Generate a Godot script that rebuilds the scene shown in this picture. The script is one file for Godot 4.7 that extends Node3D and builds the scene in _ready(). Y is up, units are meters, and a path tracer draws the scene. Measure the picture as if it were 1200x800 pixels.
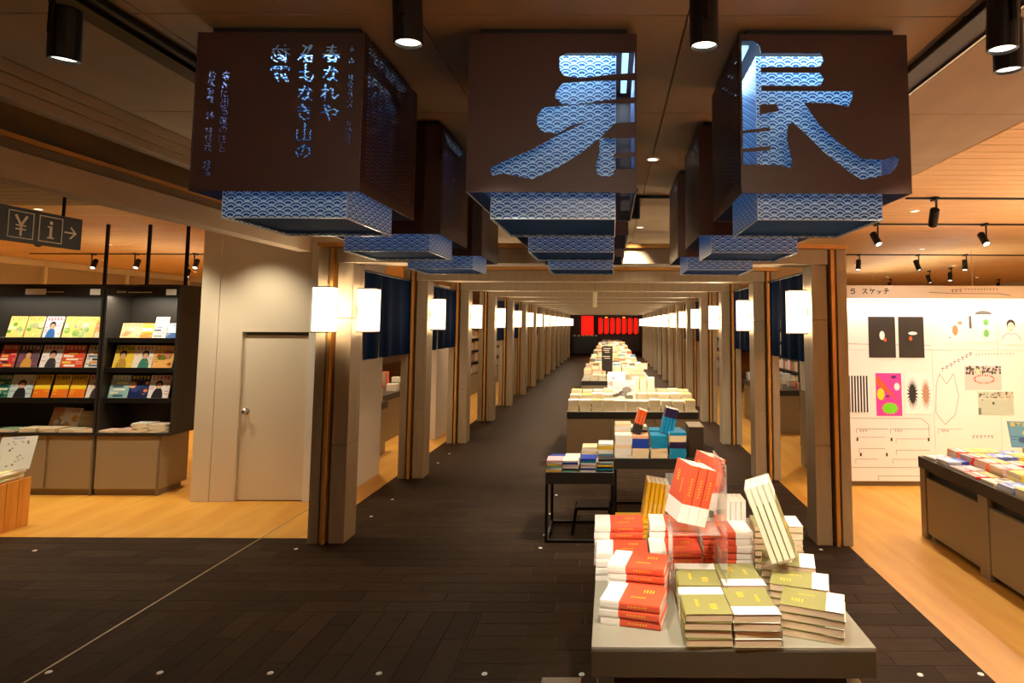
extends Node3D
# A bookshop aisle under timber portal frames, with lettered boxes hanging from the ceiling.
# Metres, y up, the aisle runs towards -z; "d" in this script is the distance along the aisle (z = -d).

const CEIL := 3.45
const AISLE_D := [6.15, 8.7, 11.25, 13.8, 16.35, 18.9, 21.45, 24.0, 26.55, 29.1, 31.65, 34.2, 36.75, 39.3]
const ORD := ["first", "second", "third", "fourth", "fifth", "sixth", "seventh", "eighth", "ninth", "tenth", "eleventh", "twelfth", "thirteenth", "fourteenth", "fifteenth", "sixteenth"]

var M := {}
var rng := RandomNumberGenerator.new()
var names := {}
var mesh_cache := {}
var covers := []

# ---------------------------------------------------------------- helpers: nodes
func numbered(called: String) -> String:
	var k: int = names.get(called, 0)
	names[called] = k + 1
	return called if k == 0 else "%s_%03d" % [called, k]

func thing(called: String, label: String, category: String, at := Vector3.ZERO, group := "") -> Node3D:
	var o := Node3D.new()
	o.name = numbered(called)
	add_child(o)
	o.position = at
	tag(o, label, category, group)
	return o

func tag(o: Node, label: String, category: String, group := "") -> void:
	o.set_meta("label", label)
	if category != "":
		o.set_meta("category", category)
	if group != "":
		o.set_meta("group", group)

func part(parent: Node, called: String, m: Mesh, mt: Material, at := Vector3.ZERO, turn := Vector3.ZERO) -> MeshInstance3D:
	var o := MeshInstance3D.new()
	o.name = called
	o.mesh = m
	if mt:
		o.material_override = mt
	parent.add_child(o, true)
	o.position = at
	o.rotation_degrees = turn
	return o

func solo(called: String, m: Mesh, mt: Material, at: Vector3, label: String, category: String, group := "", turn := Vector3.ZERO) -> MeshInstance3D:
	var o := part(self, numbered(called), m, mt, at, turn)
	tag(o, label, category, group)
	return o

func structure(called: String, at := Vector3.ZERO) -> Node3D:
	var o := Node3D.new()
	o.name = called
	add_child(o)
	o.position = at
	o.set_meta("kind", "structure")
	return o

# ---------------------------------------------------------------- helpers: meshes
func quad(st: SurfaceTool, a: Vector3, b: Vector3, c: Vector3, d: Vector3, n: Vector3, uv := [], col = null) -> void:
	var p := [a, b, c, d]
	var t := uv if uv.size() == 4 else [Vector2(0, 1), Vector2(1, 1), Vector2(1, 0), Vector2(0, 0)]
	var order := [0, 1, 2, 0, 2, 3]
	if (b - a).cross(c - a).dot(n) > 0.0:
		order = [0, 2, 1, 0, 3, 2]
	for i in order:
		st.set_normal(n)
		st.set_uv(t[i])
		if col != null:
			st.set_color(col)
		st.add_vertex(p[i])

func tri(st: SurfaceTool, a: Vector3, b: Vector3, c: Vector3, n: Vector3, col = null) -> void:
	var p := [a, b, c]
	if (b - a).cross(c - a).dot(n) > 0.0:
		p = [a, c, b]
	for v in p:
		st.set_normal(n)
		st.set_uv(Vector2(v.x, v.y))
		if col != null:
			st.set_color(col)
		st.add_vertex(v)

func start() -> SurfaceTool:
	var st := SurfaceTool.new()
	st.begin(Mesh.PRIMITIVE_TRIANGLES)
	return st

# a box with chamfered edges; uv in metres on the large faces
func put_box(st: SurfaceTool, c: Vector3, s: Vector3, b := 0.0, col = null, turn := Basis.IDENTITY) -> void:
	var h := s / 2.0
	b = minf(b, minf(h.x, minf(h.y, h.z)) * 0.9)
	var ax := [Vector3.RIGHT, Vector3.UP, Vector3.BACK]
	for i in 3:
		var u: Vector3 = ax[(i + 1) % 3]
		var v: Vector3 = ax[(i + 2) % 3]
		if i == 0:
			u = Vector3.BACK; v = Vector3.UP
		elif i == 1:
			u = Vector3.RIGHT; v = Vector3.BACK
		else:
			u = Vector3.RIGHT; v = Vector3.UP
		var hu: float = absf(h.dot(u)) - b
		var hv: float = absf(h.dot(v)) - b
		for sg in [-1.0, 1.0]:
			var n: Vector3 = ax[i] * sg
			var o: Vector3 = n * absf(h.dot(ax[i]))
			var w := [o - u * hu - v * hv, o + u * hu - v * hv, o + u * hu + v * hv, o - u * hu + v * hv]
			var uv := [Vector2(0, hv * 2), Vector2(hu * 2, hv * 2), Vector2(hu * 2, 0), Vector2(0, 0)]
			quad(st, c + turn * w[0], c + turn * w[1], c + turn * w[2], c + turn * w[3], turn * n, uv, col)
	if b > 0.0:
		for i in 3:
			var j := (i + 1) % 3
			var k := (i + 2) % 3
			var hk: float = absf(h.dot(ax[k])) - b
			for si in [-1.0, 1.0]:
				for sj in [-1.0, 1.0]:
					var ni: Vector3 = ax[i] * si
					var nj: Vector3 = ax[j] * sj
					var hi: float = absf(h.dot(ax[i]))
					var hj: float = absf(h.dot(ax[j]))
					var e1: Vector3 = ni * hi + nj * (hj - b)
					var e2: Vector3 = ni * (hi - b) + nj * hj
					var kk: Vector3 = ax[k] * hk
					quad(st, c + turn * (e1 - kk), c + turn * (e1 + kk), c + turn * (e2 + kk), c + turn * (e2 - kk), turn * (ni + nj).normalized(), [], col)
		for sx in [-1.0, 1.0]:
			for sy in [-1.0, 1.0]:
				for sz in [-1.0, 1.0]:
					var q := Vector3(sx, sy, sz)
					tri(st, c + turn * (Vector3(h.x, h.y - b, h.z - b) * q), c + turn * (Vector3(h.x - b, h.y, h.z - b) * q), c + turn * (Vector3(h.x - b, h.y - b, h.z) * q), turn * q.normalized(), col)

func bx(s: Vector3, b := 0.0) -> Mesh:
	var key := "b%.4f_%.4f_%.4f_%.4f" % [s.x, s.y, s.z, b]
	if not mesh_cache.has(key):
		var st := start()
		put_box(st, Vector3.ZERO, s, b)
		mesh_cache[key] = st.commit()
	return mesh_cache[key]

# a box given by its two corners in (x, y, d)
func slab(parent: Node, called: String, x0: float, x1: float, y0: float, y1: float, d0: float, d1: float, mt: Material, b := 0.0, base := Vector3.ZERO) -> MeshInstance3D:
	return part(parent, called, bx(Vector3(absf(x1 - x0), absf(y1 - y0), absf(d1 - d0)), b), mt, Vector3((x0 + x1) / 2, (y0 + y1) / 2, -(d0 + d1) / 2) - base)

func lathe(profile: Array, seg := 24) -> Mesh:
	var st := start()
	for i in profile.size() - 1:
		var p: Vector2 = profile[i]
		var q: Vector2 = profile[i + 1]
		var dir := (q - p).normalized()
		var nn := Vector2(dir.y, -dir.x)
		for k in seg:
			var a := TAU * k / seg
			var e := TAU * (k + 1) / seg
			var f := func(v: Vector2, t: float) -> Vector3: return Vector3(v.x * cos(t), v.y, v.x * sin(t))
			var n: Vector3 = Vector3(nn.x * cos((a + e) / 2), nn.y, nn.x * sin((a + e) / 2))
			var w := [f.call(p, a), f.call(p, e), f.call(q, e), f.call(q, a)]
			if p.x < 1e-5:
				tri(st, w[0], w[2], w[3], n)
			elif q.x < 1e-5:
				tri(st, w[0], w[1], w[2], n)
			else:
				quad(st, w[0], w[1], w[2], w[3], n, [Vector2(float(k) / seg, p.y), Vector2(float(k + 1) / seg, p.y), Vector2(float(k + 1) / seg, q.y), Vector2(float(k) / seg, q.y)])
	return st.commit()

# ---------------------------------------------------------------- helpers: materials
func srgb(r: int, g: int, b: int) -> Color:
	return Color(r / 255.0, g / 255.0, b / 255.0)

func mat(called: String, c: Color, rough := 0.6, metal := 0.0, spec := 0.5) -> StandardMaterial3D:
	var m := StandardMaterial3D.new()
	m.resource_name = called
	m.albedo_color = c
	m.roughness = rough
	m.metallic = metal
	m.metallic_specular = spec
	M[called] = m
	return m

func glow(called: String, c: Color, e: float) -> StandardMaterial3D:
	var m := mat(called, c, 0.5)
	m.emission_enabled = true
	m.emission = c
	m.emission_energy_multiplier = e
	return m

# streaky grain: a noise stretched along one axis, mapped in world space
func grain(m: StandardMaterial3D, lo: Color, hi: Color, freq: float, scale: Vector3, sd: int, bump := 0.0) -> void:
	var n := FastNoiseLite.new()
	n.seed = sd
	n.noise_type = FastNoiseLite.TYPE_SIMPLEX_SMOOTH
	n.frequency = freq
	n.fractal_octaves = 4
	var g := Gradient.new()
	g.set_color(0, lo)
	g.set_color(1, hi)
	var t := NoiseTexture2D.new()
	t.width = 256
	t.height = 256
	t.seamless = true
	t.noise = n
	t.color_ramp = g
	m.albedo_color = Color.WHITE
	m.albedo_texture = t
	m.uv1_triplanar = true
	m.uv1_world_triplanar = true
	m.uv1_scale = scale
	if bump > 0.0:
		m.heightmap_enabled = true
		m.heightmap_texture = t
		m.heightmap_scale = bump

# overlapping wave scales (seigaiha): the ring number and place of a point in the pattern, tile 1 x 0.5
func wave_at(x: float, y: float) -> Vector2:
	# rows of circles of radius 0.5 every 0.25 in height; lower rows lie on top
	var j0 := int(floor((y - 0.5) / 0.25)) - 1
	for j in range(j0, j0 + 8):
		var cy := j * 0.25
		var off := 0.5 * float(posmod(j, 2))
		var cx := roundf(x - off) + off
		var r := Vector2(x - cx, y - cy)
		if r.length() <= 0.5:
			return Vector2(r.length() / 0.5, atan2(r.y, r.x))
	return Vector2(0, 0)

func wave_texture(dots: bool) -> ImageTexture:
	var w := 256
	var h := 256
	var im := Image.create(w, h, false, Image.FORMAT_RGBA8)
	for py in h:
		for px in w:
			var q := wave_at((px + 0.5) / w, 1.0 - (py + 0.5) / w)
			var line := false
			for band in [[0.86, 1.0], [0.53, 0.68], [0.0, 0.24]]:
				if q.x >= band[0] and q.x <= band[1]:
					line = true
			if dots:
				var hole := false
				for ring in [0.92, 0.68, 0.44, 0.2]:
					var steps := roundf(ring * 30.0)
					var da: float = q.y / TAU * steps
					var arc: float = absf(da - roundf(da)) / steps * TAU * ring
					if Vector2(arc, q.x - ring).length() < 0.05:
						hole = true
				im.set_pixel(px, py, Color(1, 1, 1, 0.0 if hole else 1.0))
			else:
				im.set_pixel(px, py, Color(0.79, 0.93, 1.0, 1.0) if line else Color(0.06, 0.29, 0.57, 0.92))
	return ImageTexture.create_from_image(im)

# ---------------------------------------------------------------- writing: brush strokes on a 10 x 10 grid, "xyxy..." per stroke
const GLYPH := {
	"haru": "2171 2373 0595 504407 5497 3639 3676 7679 3878 3979",
	"na": "1353 413417 6284 646749385789",
	"re": "2029 033307 345263677896",
	"ya": "0573948666 4152 2159",
	"mei": "412515 206270 60542608 3659 3676 7679 3979",
	"mo": "404759798786 1464 1767",
	"ki": "1272 1474 3076 26385978",
	"yama": "5059 1419 1989 8489",
	"no": "524627152351838658",
	"usu": "0292 3004 6070 1426 0607 1839 3555 3378 3757 4295 4656 4888 7379 6668",
	"kasumi": "1181 5153 0292 0203 9293 2424 3435 6565 2545 2549 2747 5589 5787 7599 5698",
	"nara": "1292 502404 5476 3565 1797 5579 5747 3649 6687",
	"ra": "4050 2232 2266 6226 2466 1729 2629 2948 4469 6695",
	"ni": "1119 4373 45474888",
	"deru": "5059 2124 2484 8184 1519 1989 8589",
	"ru": "217124 245474868858484757",
	"michi": "3141 6151 2292 4257 4347 4377 7377 4575 4777 1121 1424 241728 2899",
	"ho": "1119 4282 4585 62684849 6889",
	"do": "3045 7545262849 4989",
	"matsu": "1333 2029 2406 2547 5144 6194 6547 4989 7688",
	"o": "1181 1113 8113 1306 2525 3575 2777 4367 6768 6898",
	"ba": "0292 3004 6070 2474 2428 2848 4446 4868 6464 7478 2676",
	"sho": "0292 3004 6070 3215 4244 4484 4646 4686 4888 6369 1929 4949 7989",
	"ei": "1131 0343 1535 1739 1719 1939 6060 5282 7129 6477 8597 7179",
	"yo": "0131 1039 3133 6084 5484 5181 5355 7579 5676 4999",
	"yoru": "0292 5051 3216 2529 6144 5383 8349 5699",
	"ki2": "0333 2129 0936 4494 4181 5282 5587 5686 4899 7079",
	"go": "2171 5052 2373 0595 3646 4888 2749 6657 7698",
	"kado": "1131 2129 0636 5191 6187 5494 7179",
}

func glyph_strokes(key: String) -> Array:
	var out := []
	for s in GLYPH[key].split(" "):
		var line := []
		for i in range(0, s.length() - 1, 2):
			line.append(Vector2(s.substr(i, 1).to_int() + 0.5, s.substr(i + 1, 1).to_int() + 0.5) / 10.0)
		if line.size() == 1:
			line.append(line[0] + Vector2(0.08, 0.08))
		out.append(line)
	return out

# paint strokes into the alpha of an image (alpha 0 = cut through)
func cut_strokes(im: Image, strokes: Array, at: Vector2, size: float, width: float) -> void:
	for line in strokes:
		for i in line.size() - 1:
			var a: Vector2 = at + line[i] * size
			var b: Vector2 = at + line[i + 1] * size
			var n := int(a.distance_to(b) / 1.0) + 2
			for k in n + 1:
				var t := float(k) / n
				var p := a.lerp(b, t)
				var r := width * (0.95 - 0.25 * t) * (1.0 if absf(b.x - a.x) < absf(b.y - a.y) else 0.72)
				for yy in range(int(p.y - r), int(p.y + r) + 1):
					for xx in range(int(p.x - r), int(p.x + r) + 1):
						if Vector2(xx - p.x, yy - p.y).length() <= r and xx >= 0 and yy >= 0 and xx < im.get_width() and yy < im.get_height():
							im.set_pixel(xx, yy, Color(1, 1, 1, 0))

# ---------------------------------------------------------------- printed covers
func cover_texture(bg: Color, head: Color, fig: Color, extra: Color, style: int, sd: int) -> ImageTexture:
	var w := 96
	var h := 128
	var r := RandomNumberGenerator.new()
	r.seed = sd
	var im := Image.create(w, h, false, Image.FORMAT_RGB8)
	im.fill(bg)
	if style == 0 or style == 3:   # a person: hair, face, shoulders
		var cx := w * r.randf_range(0.42, 0.58)
		for y in h:
			for x in w:
				var p := Vector2(x - cx, y - h * 0.42)
				if Vector2(p.x / 26.0, (y - h * 0.98) / 58.0).length() < 1.0 and y > h * 0.55:
					im.set_pixel(x, y, fig)
				if Vector2(p.x / 17.0, (p.y + 3.0) / 22.0).length() < 1.0:
					im.set_pixel(x, y, Color(0.12, 0.08, 0.07))
				if Vector2(p.x / 13.0, (p.y - 4.0) / 16.0).length() < 1.0:
					im.set_pixel(x, y, Color(0.86, 0.66, 0.55))
	elif style == 1:   # dishes or fruit: round shapes
		for k in 7:
			var c := Vector2(r.randf_range(8, w - 8), r.randf_range(h * 0.32, h - 10.0))
			var rad := r.randf_range(8, 22)
			var cc: Color = [fig, extra, fig.lightened(0.3), extra.darkened(0.25)][k % 4]
			for y in range(maxi(0, int(c.y - rad)), mini(h, int(c.y + rad))):
				for x in range(maxi(0, int(c.x - rad)), mini(w, int(c.x + rad))):
					if Vector2(x, y).distance_to(c) < rad:
						im.set_pixel(x, y, cc)
	elif style == 2:   # blocks of headlines
		for k in 5:
			im.fill_rect(Rect2i(r.randi_range(2, 30), int(h * 0.32) + k * 17, r.randi_range(36, 60), 11), [fig, extra, head][k % 3])
	else:   # bands
		im.fill_rect(Rect2i(0, int(h * 0.62), w, int(h * 0.38)), fig)
		im.fill_rect(Rect2i(8, int(h * 0.3), w - 16, int(h * 0.24)), extra)
	# title strokes at the head and small lines of text
	for k in 5:
		var x0 := 6 + k * 17
		im.fill_rect(Rect2i(x0, 6, 13, 4), head)
		im.fill_rect(Rect2i(x0 + 5, 6, 4, 19), head)
		if r.randf() > 0.4:
			im.fill_rect(Rect2i(x0, 15, 14, 4), head)
		if r.randf() > 0.4:
			im.fill_rect(Rect2i(x0 + 1, 22, 12, 3), head)
	for k in 6:
		var yy := int(h * 0.3) + k * 12 + r.randi_range(0, 4)
		var left := r.randf() > 0.5
		for q in r.randi_range(3, 7):
			im.fill_rect(Rect2i((4 + q * 4) if left else (w - 8 - q * 4), yy, 3, 4), extra if style != 2 else head)
	return ImageTexture.create_from_image(im)

func cover_mat(bg: Color, head: Color, fig: Color, extra: Color, style: int, sd: int) -> StandardMaterial3D:
	var m := mat("cover_%d" % sd, Color.WHITE, 0.4)
	m.albedo_texture = cover_texture(bg, head, fig, extra, style, sd)
	return m

# ---------------------------------------------------------------- setting of camera, air and light
func setup_camera() -> void:
	var cam := Camera3D.new()
	cam.name = "camera"
	cam.projection = Camera3D.PROJECTION_FRUSTUM
	cam.near = 0.05
	cam.far = 120.0
	cam.size = 2.0 * 0.05 * 400.0 / 720.0
	cam.frustum_offset = Vector2((600.0 - 716.0) / 720.0, (322.4 - 400.0) / 720.0) * 0.05
	add_child(cam)
	cam.transform = Transform3D(Basis.from_euler(Vector3(atan(0.08), 0, 0)) * Basis(Vector3.BACK, 0.004), Vector3(0, 2.15, 0))
	cam.current = true
	var env := Environment.new()
	env.background_mode = Environment.BG_COLOR
	env.background_color = Color.BLACK
	env.tonemap_mode = Environment.TONE_MAPPER_LINEAR
	env.tonemap_exposure = 1.0
	env.sdfgi_enabled = true
	env.ssao_enabled = true
	env.ssil_enabled = true
	var we := WorldEnvironment.new()
	we.name = "world"
	we.environment = env
	add_child(we)

func spot(parent: Node, at: Vector3, target: Vector3, energy: float, angle: float, c: Color, size := 0.05) -> void:
	var l := SpotLight3D.new()
	l.name = "spot_beam"
	l.light_color = c
	l.light_energy = energy
	l.spot_range = 40.0
	l.spot_angle = angle
	l.spot_angle_attenuation = 0.8
	l.spot_attenuation = 2.0
	l.light_size = size
	l.shadow_enabled = true
	parent.add_child(l, true)
	var dir := (target - at).normalized()
	l.global_transform = Transform3D(Basis.looking_at(dir, Vector3.UP if absf(dir.y) < 0.99 else Vector3.RIGHT), at)

func omni(parent: Node, at: Vector3, energy: float, c: Color, size := 0.08) -> void:
	var l := OmniLight3D.new()
	l.name = "lamp_light"
	l.light_color = c
	l.light_energy = energy
	l.omni_range = 40.0
	l.omni_attenuation = 2.0
	l.light_size = size
	l.shadow_enabled = true
	parent.add_child(l, true)
	l.position = at

func area(parent: Node, at: Vector3, turn: Vector3, size: Vector2, energy: float, c: Color) -> void:
	var l := AreaLight3D.new()
	l.name = "panel_light"
	l.light_color = c
	l.light_energy = energy
	l.area_size = size
	l.area_normalize_energy = true
	l.area_range = 30.0
	l.shadow_enabled = true
	parent.add_child(l, true)
	l.position = at
	l.rotation_degrees = turn

const WARM := Color(1.0, 0.94, 0.81)
const NEUTRAL := Color(1.0, 0.96, 0.90)
const HALOGEN := Color(1.0, 0.94, 0.84)
const COOL := Color(0.70, 0.87, 1.0)

func materials() -> void:
	grain(mat("ceiling_board", Color.WHITE, 0.7), srgb(168, 148, 122), srgb(180, 160, 132), 0.02, Vector3(0.6, 0.6, 0.3), 3)
	grain(mat("slat_wood", Color.WHITE, 0.55), srgb(228, 182, 118), srgb(242, 204, 146), 0.03, Vector3(0.12, 0.7, 1.4), 5)
	grain(mat("grey_slat", Color.WHITE, 0.7), srgb(140, 124, 100), srgb(160, 142, 116), 0.03, Vector3(0.12, 0.7, 1.4), 6)
	grain(mat("floor_oak", Color.WHITE, 0.42), srgb(198, 137, 48), srgb(218, 163, 70), 0.012, Vector3(1.3, 1.0, 0.22), 7)
	grain(mat("dark_tile_a", Color.WHITE, 0.55, 0.0, 0.12), srgb(54, 41, 31), srgb(65, 50, 38), 0.03, Vector3(0.5, 1, 2.4), 8)
	grain(mat("dark_tile_b", Color.WHITE, 0.55, 0.0, 0.12), srgb(58, 45, 34), srgb(69, 54, 42), 0.03, Vector3(0.5, 1, 2.4), 9)
	grain(mat("dark_tile_c", Color.WHITE, 0.55, 0.0, 0.12), srgb(50, 38, 28), srgb(60, 46, 36), 0.03, Vector3(0.5, 1, 2.4), 10)
	mat("grout", srgb(122, 102, 82), 0.8, 0.0, 0.2)
	grain(mat("post_timber", Color.WHITE, 0.5), srgb(156, 138, 112), srgb(170, 152, 124), 0.02, Vector3(2.0, 0.15, 2.0), 11)
	mat("brass", srgb(206, 150, 76), 0.45, 0.35)
	mat("beige_wall", srgb(224, 210, 188), 0.8)
	mat("white_wall", srgb(238, 233, 224), 0.8)
	mat("cabinet_grey", srgb(150, 132, 104), 0.5)
	mat("cabinet_edge", srgb(120, 104, 82), 0.5)
	mat("table_grey", srgb(150, 146, 130), 0.35)
	mat("table_apron", srgb(74, 64, 48), 0.4)
	mat("black_case", srgb(44, 40, 35), 0.45)
	mat("black_metal", srgb(26, 24, 22), 0.4, 0.4)
	mat("dark_counter", srgb(58, 48, 38), 0.4)
	mat("black_paint", srgb(16, 15, 14), 0.45)
	mat("paper", srgb(238, 228, 206), 0.85)
	mat("page_tan", srgb(222, 198, 166), 0.9)
	mat("white_band", srgb(244, 240, 232), 0.6)
	mat("book_red", srgb(226, 88, 56), 0.45)
	mat("book_olive", srgb(142, 140, 82), 0.5)
	mat("book_yellow", srgb(238, 180, 22), 0.45)
	mat("book_cream", srgb(240, 228, 190), 0.5)
	mat("book_teal", srgb(20, 138, 184), 0.45)
	mat("book_navy", srgb(38, 24, 62), 0.45)
	mat("book_orange", srgb(236, 92, 24), 0.45)
	mat("title_yellow", srgb(240, 196, 60), 0.5)
	mat("title_white", srgb(236, 226, 206), 0.5)
	mat("ink", srgb(40, 36, 32), 0.7)
	mat("crate_wood_base", srgb(214, 140, 48), 0.5)
	grain(mat("crate_wood", Color.WHITE, 0.5), srgb(206, 132, 44), srgb(228, 156, 66), 0.02, Vector3(2.2, 0.25, 2.2), 12)
	mat("seam_metal", srgb(170, 150, 120), 0.4, 0.5)
	mat("steel", srgb(200, 196, 188), 0.25, 0.8)
	mat("stud_white", srgb(240, 238, 230), 0.3)
	mat("sign_black", srgb(38, 33, 28), 0.5)
	mat("sign_print", srgb(232, 214, 186), 0.6)
	var n := mat("noren_navy", srgb(9, 24, 50), 0.95, 0.0, 0.1)
	n.cull_mode = BaseMaterial3D.CULL_DISABLED
	glow("lamp_paper", Color(1.0, 0.93, 0.80), 2.6)
	glow("lens_glow", Color(1.0, 0.95, 0.86), 3.0)
	glow("down_glow", Color(1.0, 0.92, 0.78), 4.0)
	glow("led_cool", COOL, 1.2)
	glow("led_warm", Color(1.0, 0.93, 0.82), 4.0)
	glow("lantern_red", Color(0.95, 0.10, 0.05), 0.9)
	glow("lantern_yellow", Color(1.0, 0.72, 0.2), 2.0)
	mat("lamp_frame", srgb(120, 100, 74), 0.4, 0.3)
	mat("shell_brown", srgb(72, 46, 38), 0.42, 0.2)
	mat("shell_lining", srgb(176, 168, 190), 0.6)
	var dots := wave_texture(true)
	for k in ["shell_brown", "shell_lining"]:
		var m: StandardMaterial3D = M[k].duplicate()
		m.resource_name = k + "_pierced"
		m.albedo_texture = dots
		m.transparency = BaseMaterial3D.TRANSPARENCY_ALPHA_SCISSOR
		m.alpha_scissor_threshold = 0.5
		M[k + "_pierced"] = m
	var w := mat("wave_acrylic", Color.WHITE, 0.3)
	w.albedo_texture = wave_texture(false)
	w.transparency = BaseMaterial3D.TRANSPARENCY_ALPHA
	w.backlight_enabled = true
	w.backlight = Color(0.5, 0.5, 0.5)
	var wb := mat("shaded_acrylic", srgb(70, 110, 176), 0.85, 0.0, 0.1)  # same wave print, tinted dark as the shaded underside
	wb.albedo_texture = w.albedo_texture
	mat("acrylic_edge", srgb(214, 226, 250), 0.2)  # pale tone stands in for light gathering in the sheet edges
	var g := mat("clear_acrylic", Color(0.9, 0.92, 0.92, 0.12), 0.04)
	g.transparency = BaseMaterial3D.TRANSPARENCY_ALPHA
	g = mat("window_glass", Color(0.8, 0.8, 0.78, 0.18), 0.05)
	g.transparency = BaseMaterial3D.TRANSPARENCY_ALPHA
	var vc := mat("printed_board", Color.WHITE, 0.55)
	vc.vertex_color_use_as_albedo = true

# ---------------------------------------------------------------- structure
func build_floor() -> void:
	var f := structure("floor")
	slab(f, "bedding", -12, 2.34, -0.2, -0.004, -6, 6.36, M.grout)
	slab(f, "bedding", -3.02, 2.34, -0.2, -0.004, 6.36, 50, M.grout)
	# plank tiles: laid across the aisle, and lengthwise in the left of the forecourt
	var rects := []
	var row := 0
	var d := 1.285
	while d < 48.0:
		var x := -3.02 if d >= 6.355 else (-12.0 if d >= 4.78 else -0.95)
		x -= fmod(row * 0.233, 0.65)
		while x < 2.34:
			var lim := -3.02 if d >= 6.355 else (-12.0 if d >= 4.78 else -0.95)
			var a := maxf(x, lim)
			var b := minf(x + 0.65, 2.34)
			if b - a > 0.03:
				rects.append([a, b, d, d + 0.175])
			x += 0.65
		d += 0.175
		row += 1
	var col := 0
	var xx := -12.0
	while xx < -0.96:
		var dd := 1.285 - fmod(col * 0.4, 0.9)
		while dd < 4.785:
			var a := maxf(dd, 1.285)
			var b := minf(dd + 0.9, 4.785)
			if b - a > 0.03:
				rects.append([xx, minf(xx + 0.175, -0.95), a, b])
			dd += 0.9
		xx += 0.175
		col += 1
	# the 300 that show largest are single tiles, the rest is one mesh
	var seen := func(r) -> float:
		var cx: float = (r[0] + r[1]) / 2
		var cd: float = (r[2] + r[3]) / 2
		if cd < 3.7 or absf(cx + 0.5) > cd * 0.95 or (cx > -0.08 and cx < 1.12 and cd > 2.7 and cd < 4.5):
			return 100.0 + cd
		return cd * 0.6 + absf(cx) * 0.35
	rects.sort_custom(func(p, q): return seen.call(p) < seen.call(q))
	var rest := start()
	for i in rects.size():
		var r: Array = rects[i]
		var s := Vector3(r[1] - r[0] - 0.003, 0.02, r[3] - r[2] - 0.003)
		if s.x < 0.01 or s.z < 0.01:
			continue
		var c := Vector3((r[0] + r[1]) / 2, -0.01, -(r[2] + r[3]) / 2)
		if i < 300:
			part(f, "plank_tile", bx(s, 0.0012), [M.dark_tile_a, M.dark_tile_b, M.dark_tile_c][rng.randi() % 3], c)
		else:
			put_box(rest, c, s, 0.0)
	var o := part(f, "farther_tiles", rest.commit(), M.dark_tile_a)
	o.set_meta("kind", "stuff")
	var w := structure("floor_oak")
	slab(w, "oak_floor_magazine_side", -12, -3.02, -0.2, 0.0, 6.36, 50, M.floor_oak)
	slab(w, "oak_floor_poster_side", 2.34, 12, -0.2, 0.0, -6, 50, M.floor_oak)
	# pale joint strip in the floor, running lengthwise
	solo("floor_joint_strip", bx(Vector3(0.012, 0.003, 6.6)), M.seam_metal, Vector3(-3.5, 0.0016, -4.4), "thin pale metal joint strip crossing the dark tiles towards the beige door", "floor strip")
	# studs
	var spots := [[-3.455, 3.97], [-2.77, 3.97], [-2.09, 3.97], [-1.42, 3.97], [-0.77, 3.97], [-0.17, 3.97], [1.92, 3.98], [2.3, 3.99], [-2.67, 6.4], [-2.67, 7.06], [-2.67, 7.73], [-2.67, 9.05], [-2.67, 9.72], [-2.67, 10.4], [-0.67, 6.11], [-0.67, 6.48], [-0.68, 7.18], [-0.68, 7.95], [-5.43, 5.99], [-3.0, 6.06], [2.19, 9.65], [2.03, 6.1]]
	var stud := lathe([Vector2(0.019, 0.0), Vector2(0.017, 0.004), Vector2(0.0, 0.005)], 14)
	for s in spots:
		var where: String = "the wide dark forecourt" if s[1] < 4.5 else ("magazine side posts" if s[0] < -2 else ("poster side posts" if s[0] > 0 else "the black framed low table"))
		solo("floor_stud", stud, M.stud_white, Vector3(s[0], 0, -s[1]), "small white round stud set in dark tiles by " + where, "floor stud", "white floor studs")
	var pl := thing("floor_plate", "pale grey metal access plate flush in the dark tiles beside the red book table", "floor plate", Vector3(-0.29, 0, -3.83))
	part(pl, "plate", bx(Vector3(0.24, 0.006, 0.2), 0.002), M.steel, Vector3(0, 0.003, 0))
	for q in [-0.1, 0.1]:
		part(pl, "screw", lathe([Vector2(0.006, 0.006), Vector2(0.0, 0.0075)], 8), M.seam_metal, Vector3(q, 0, -0.08))

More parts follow.
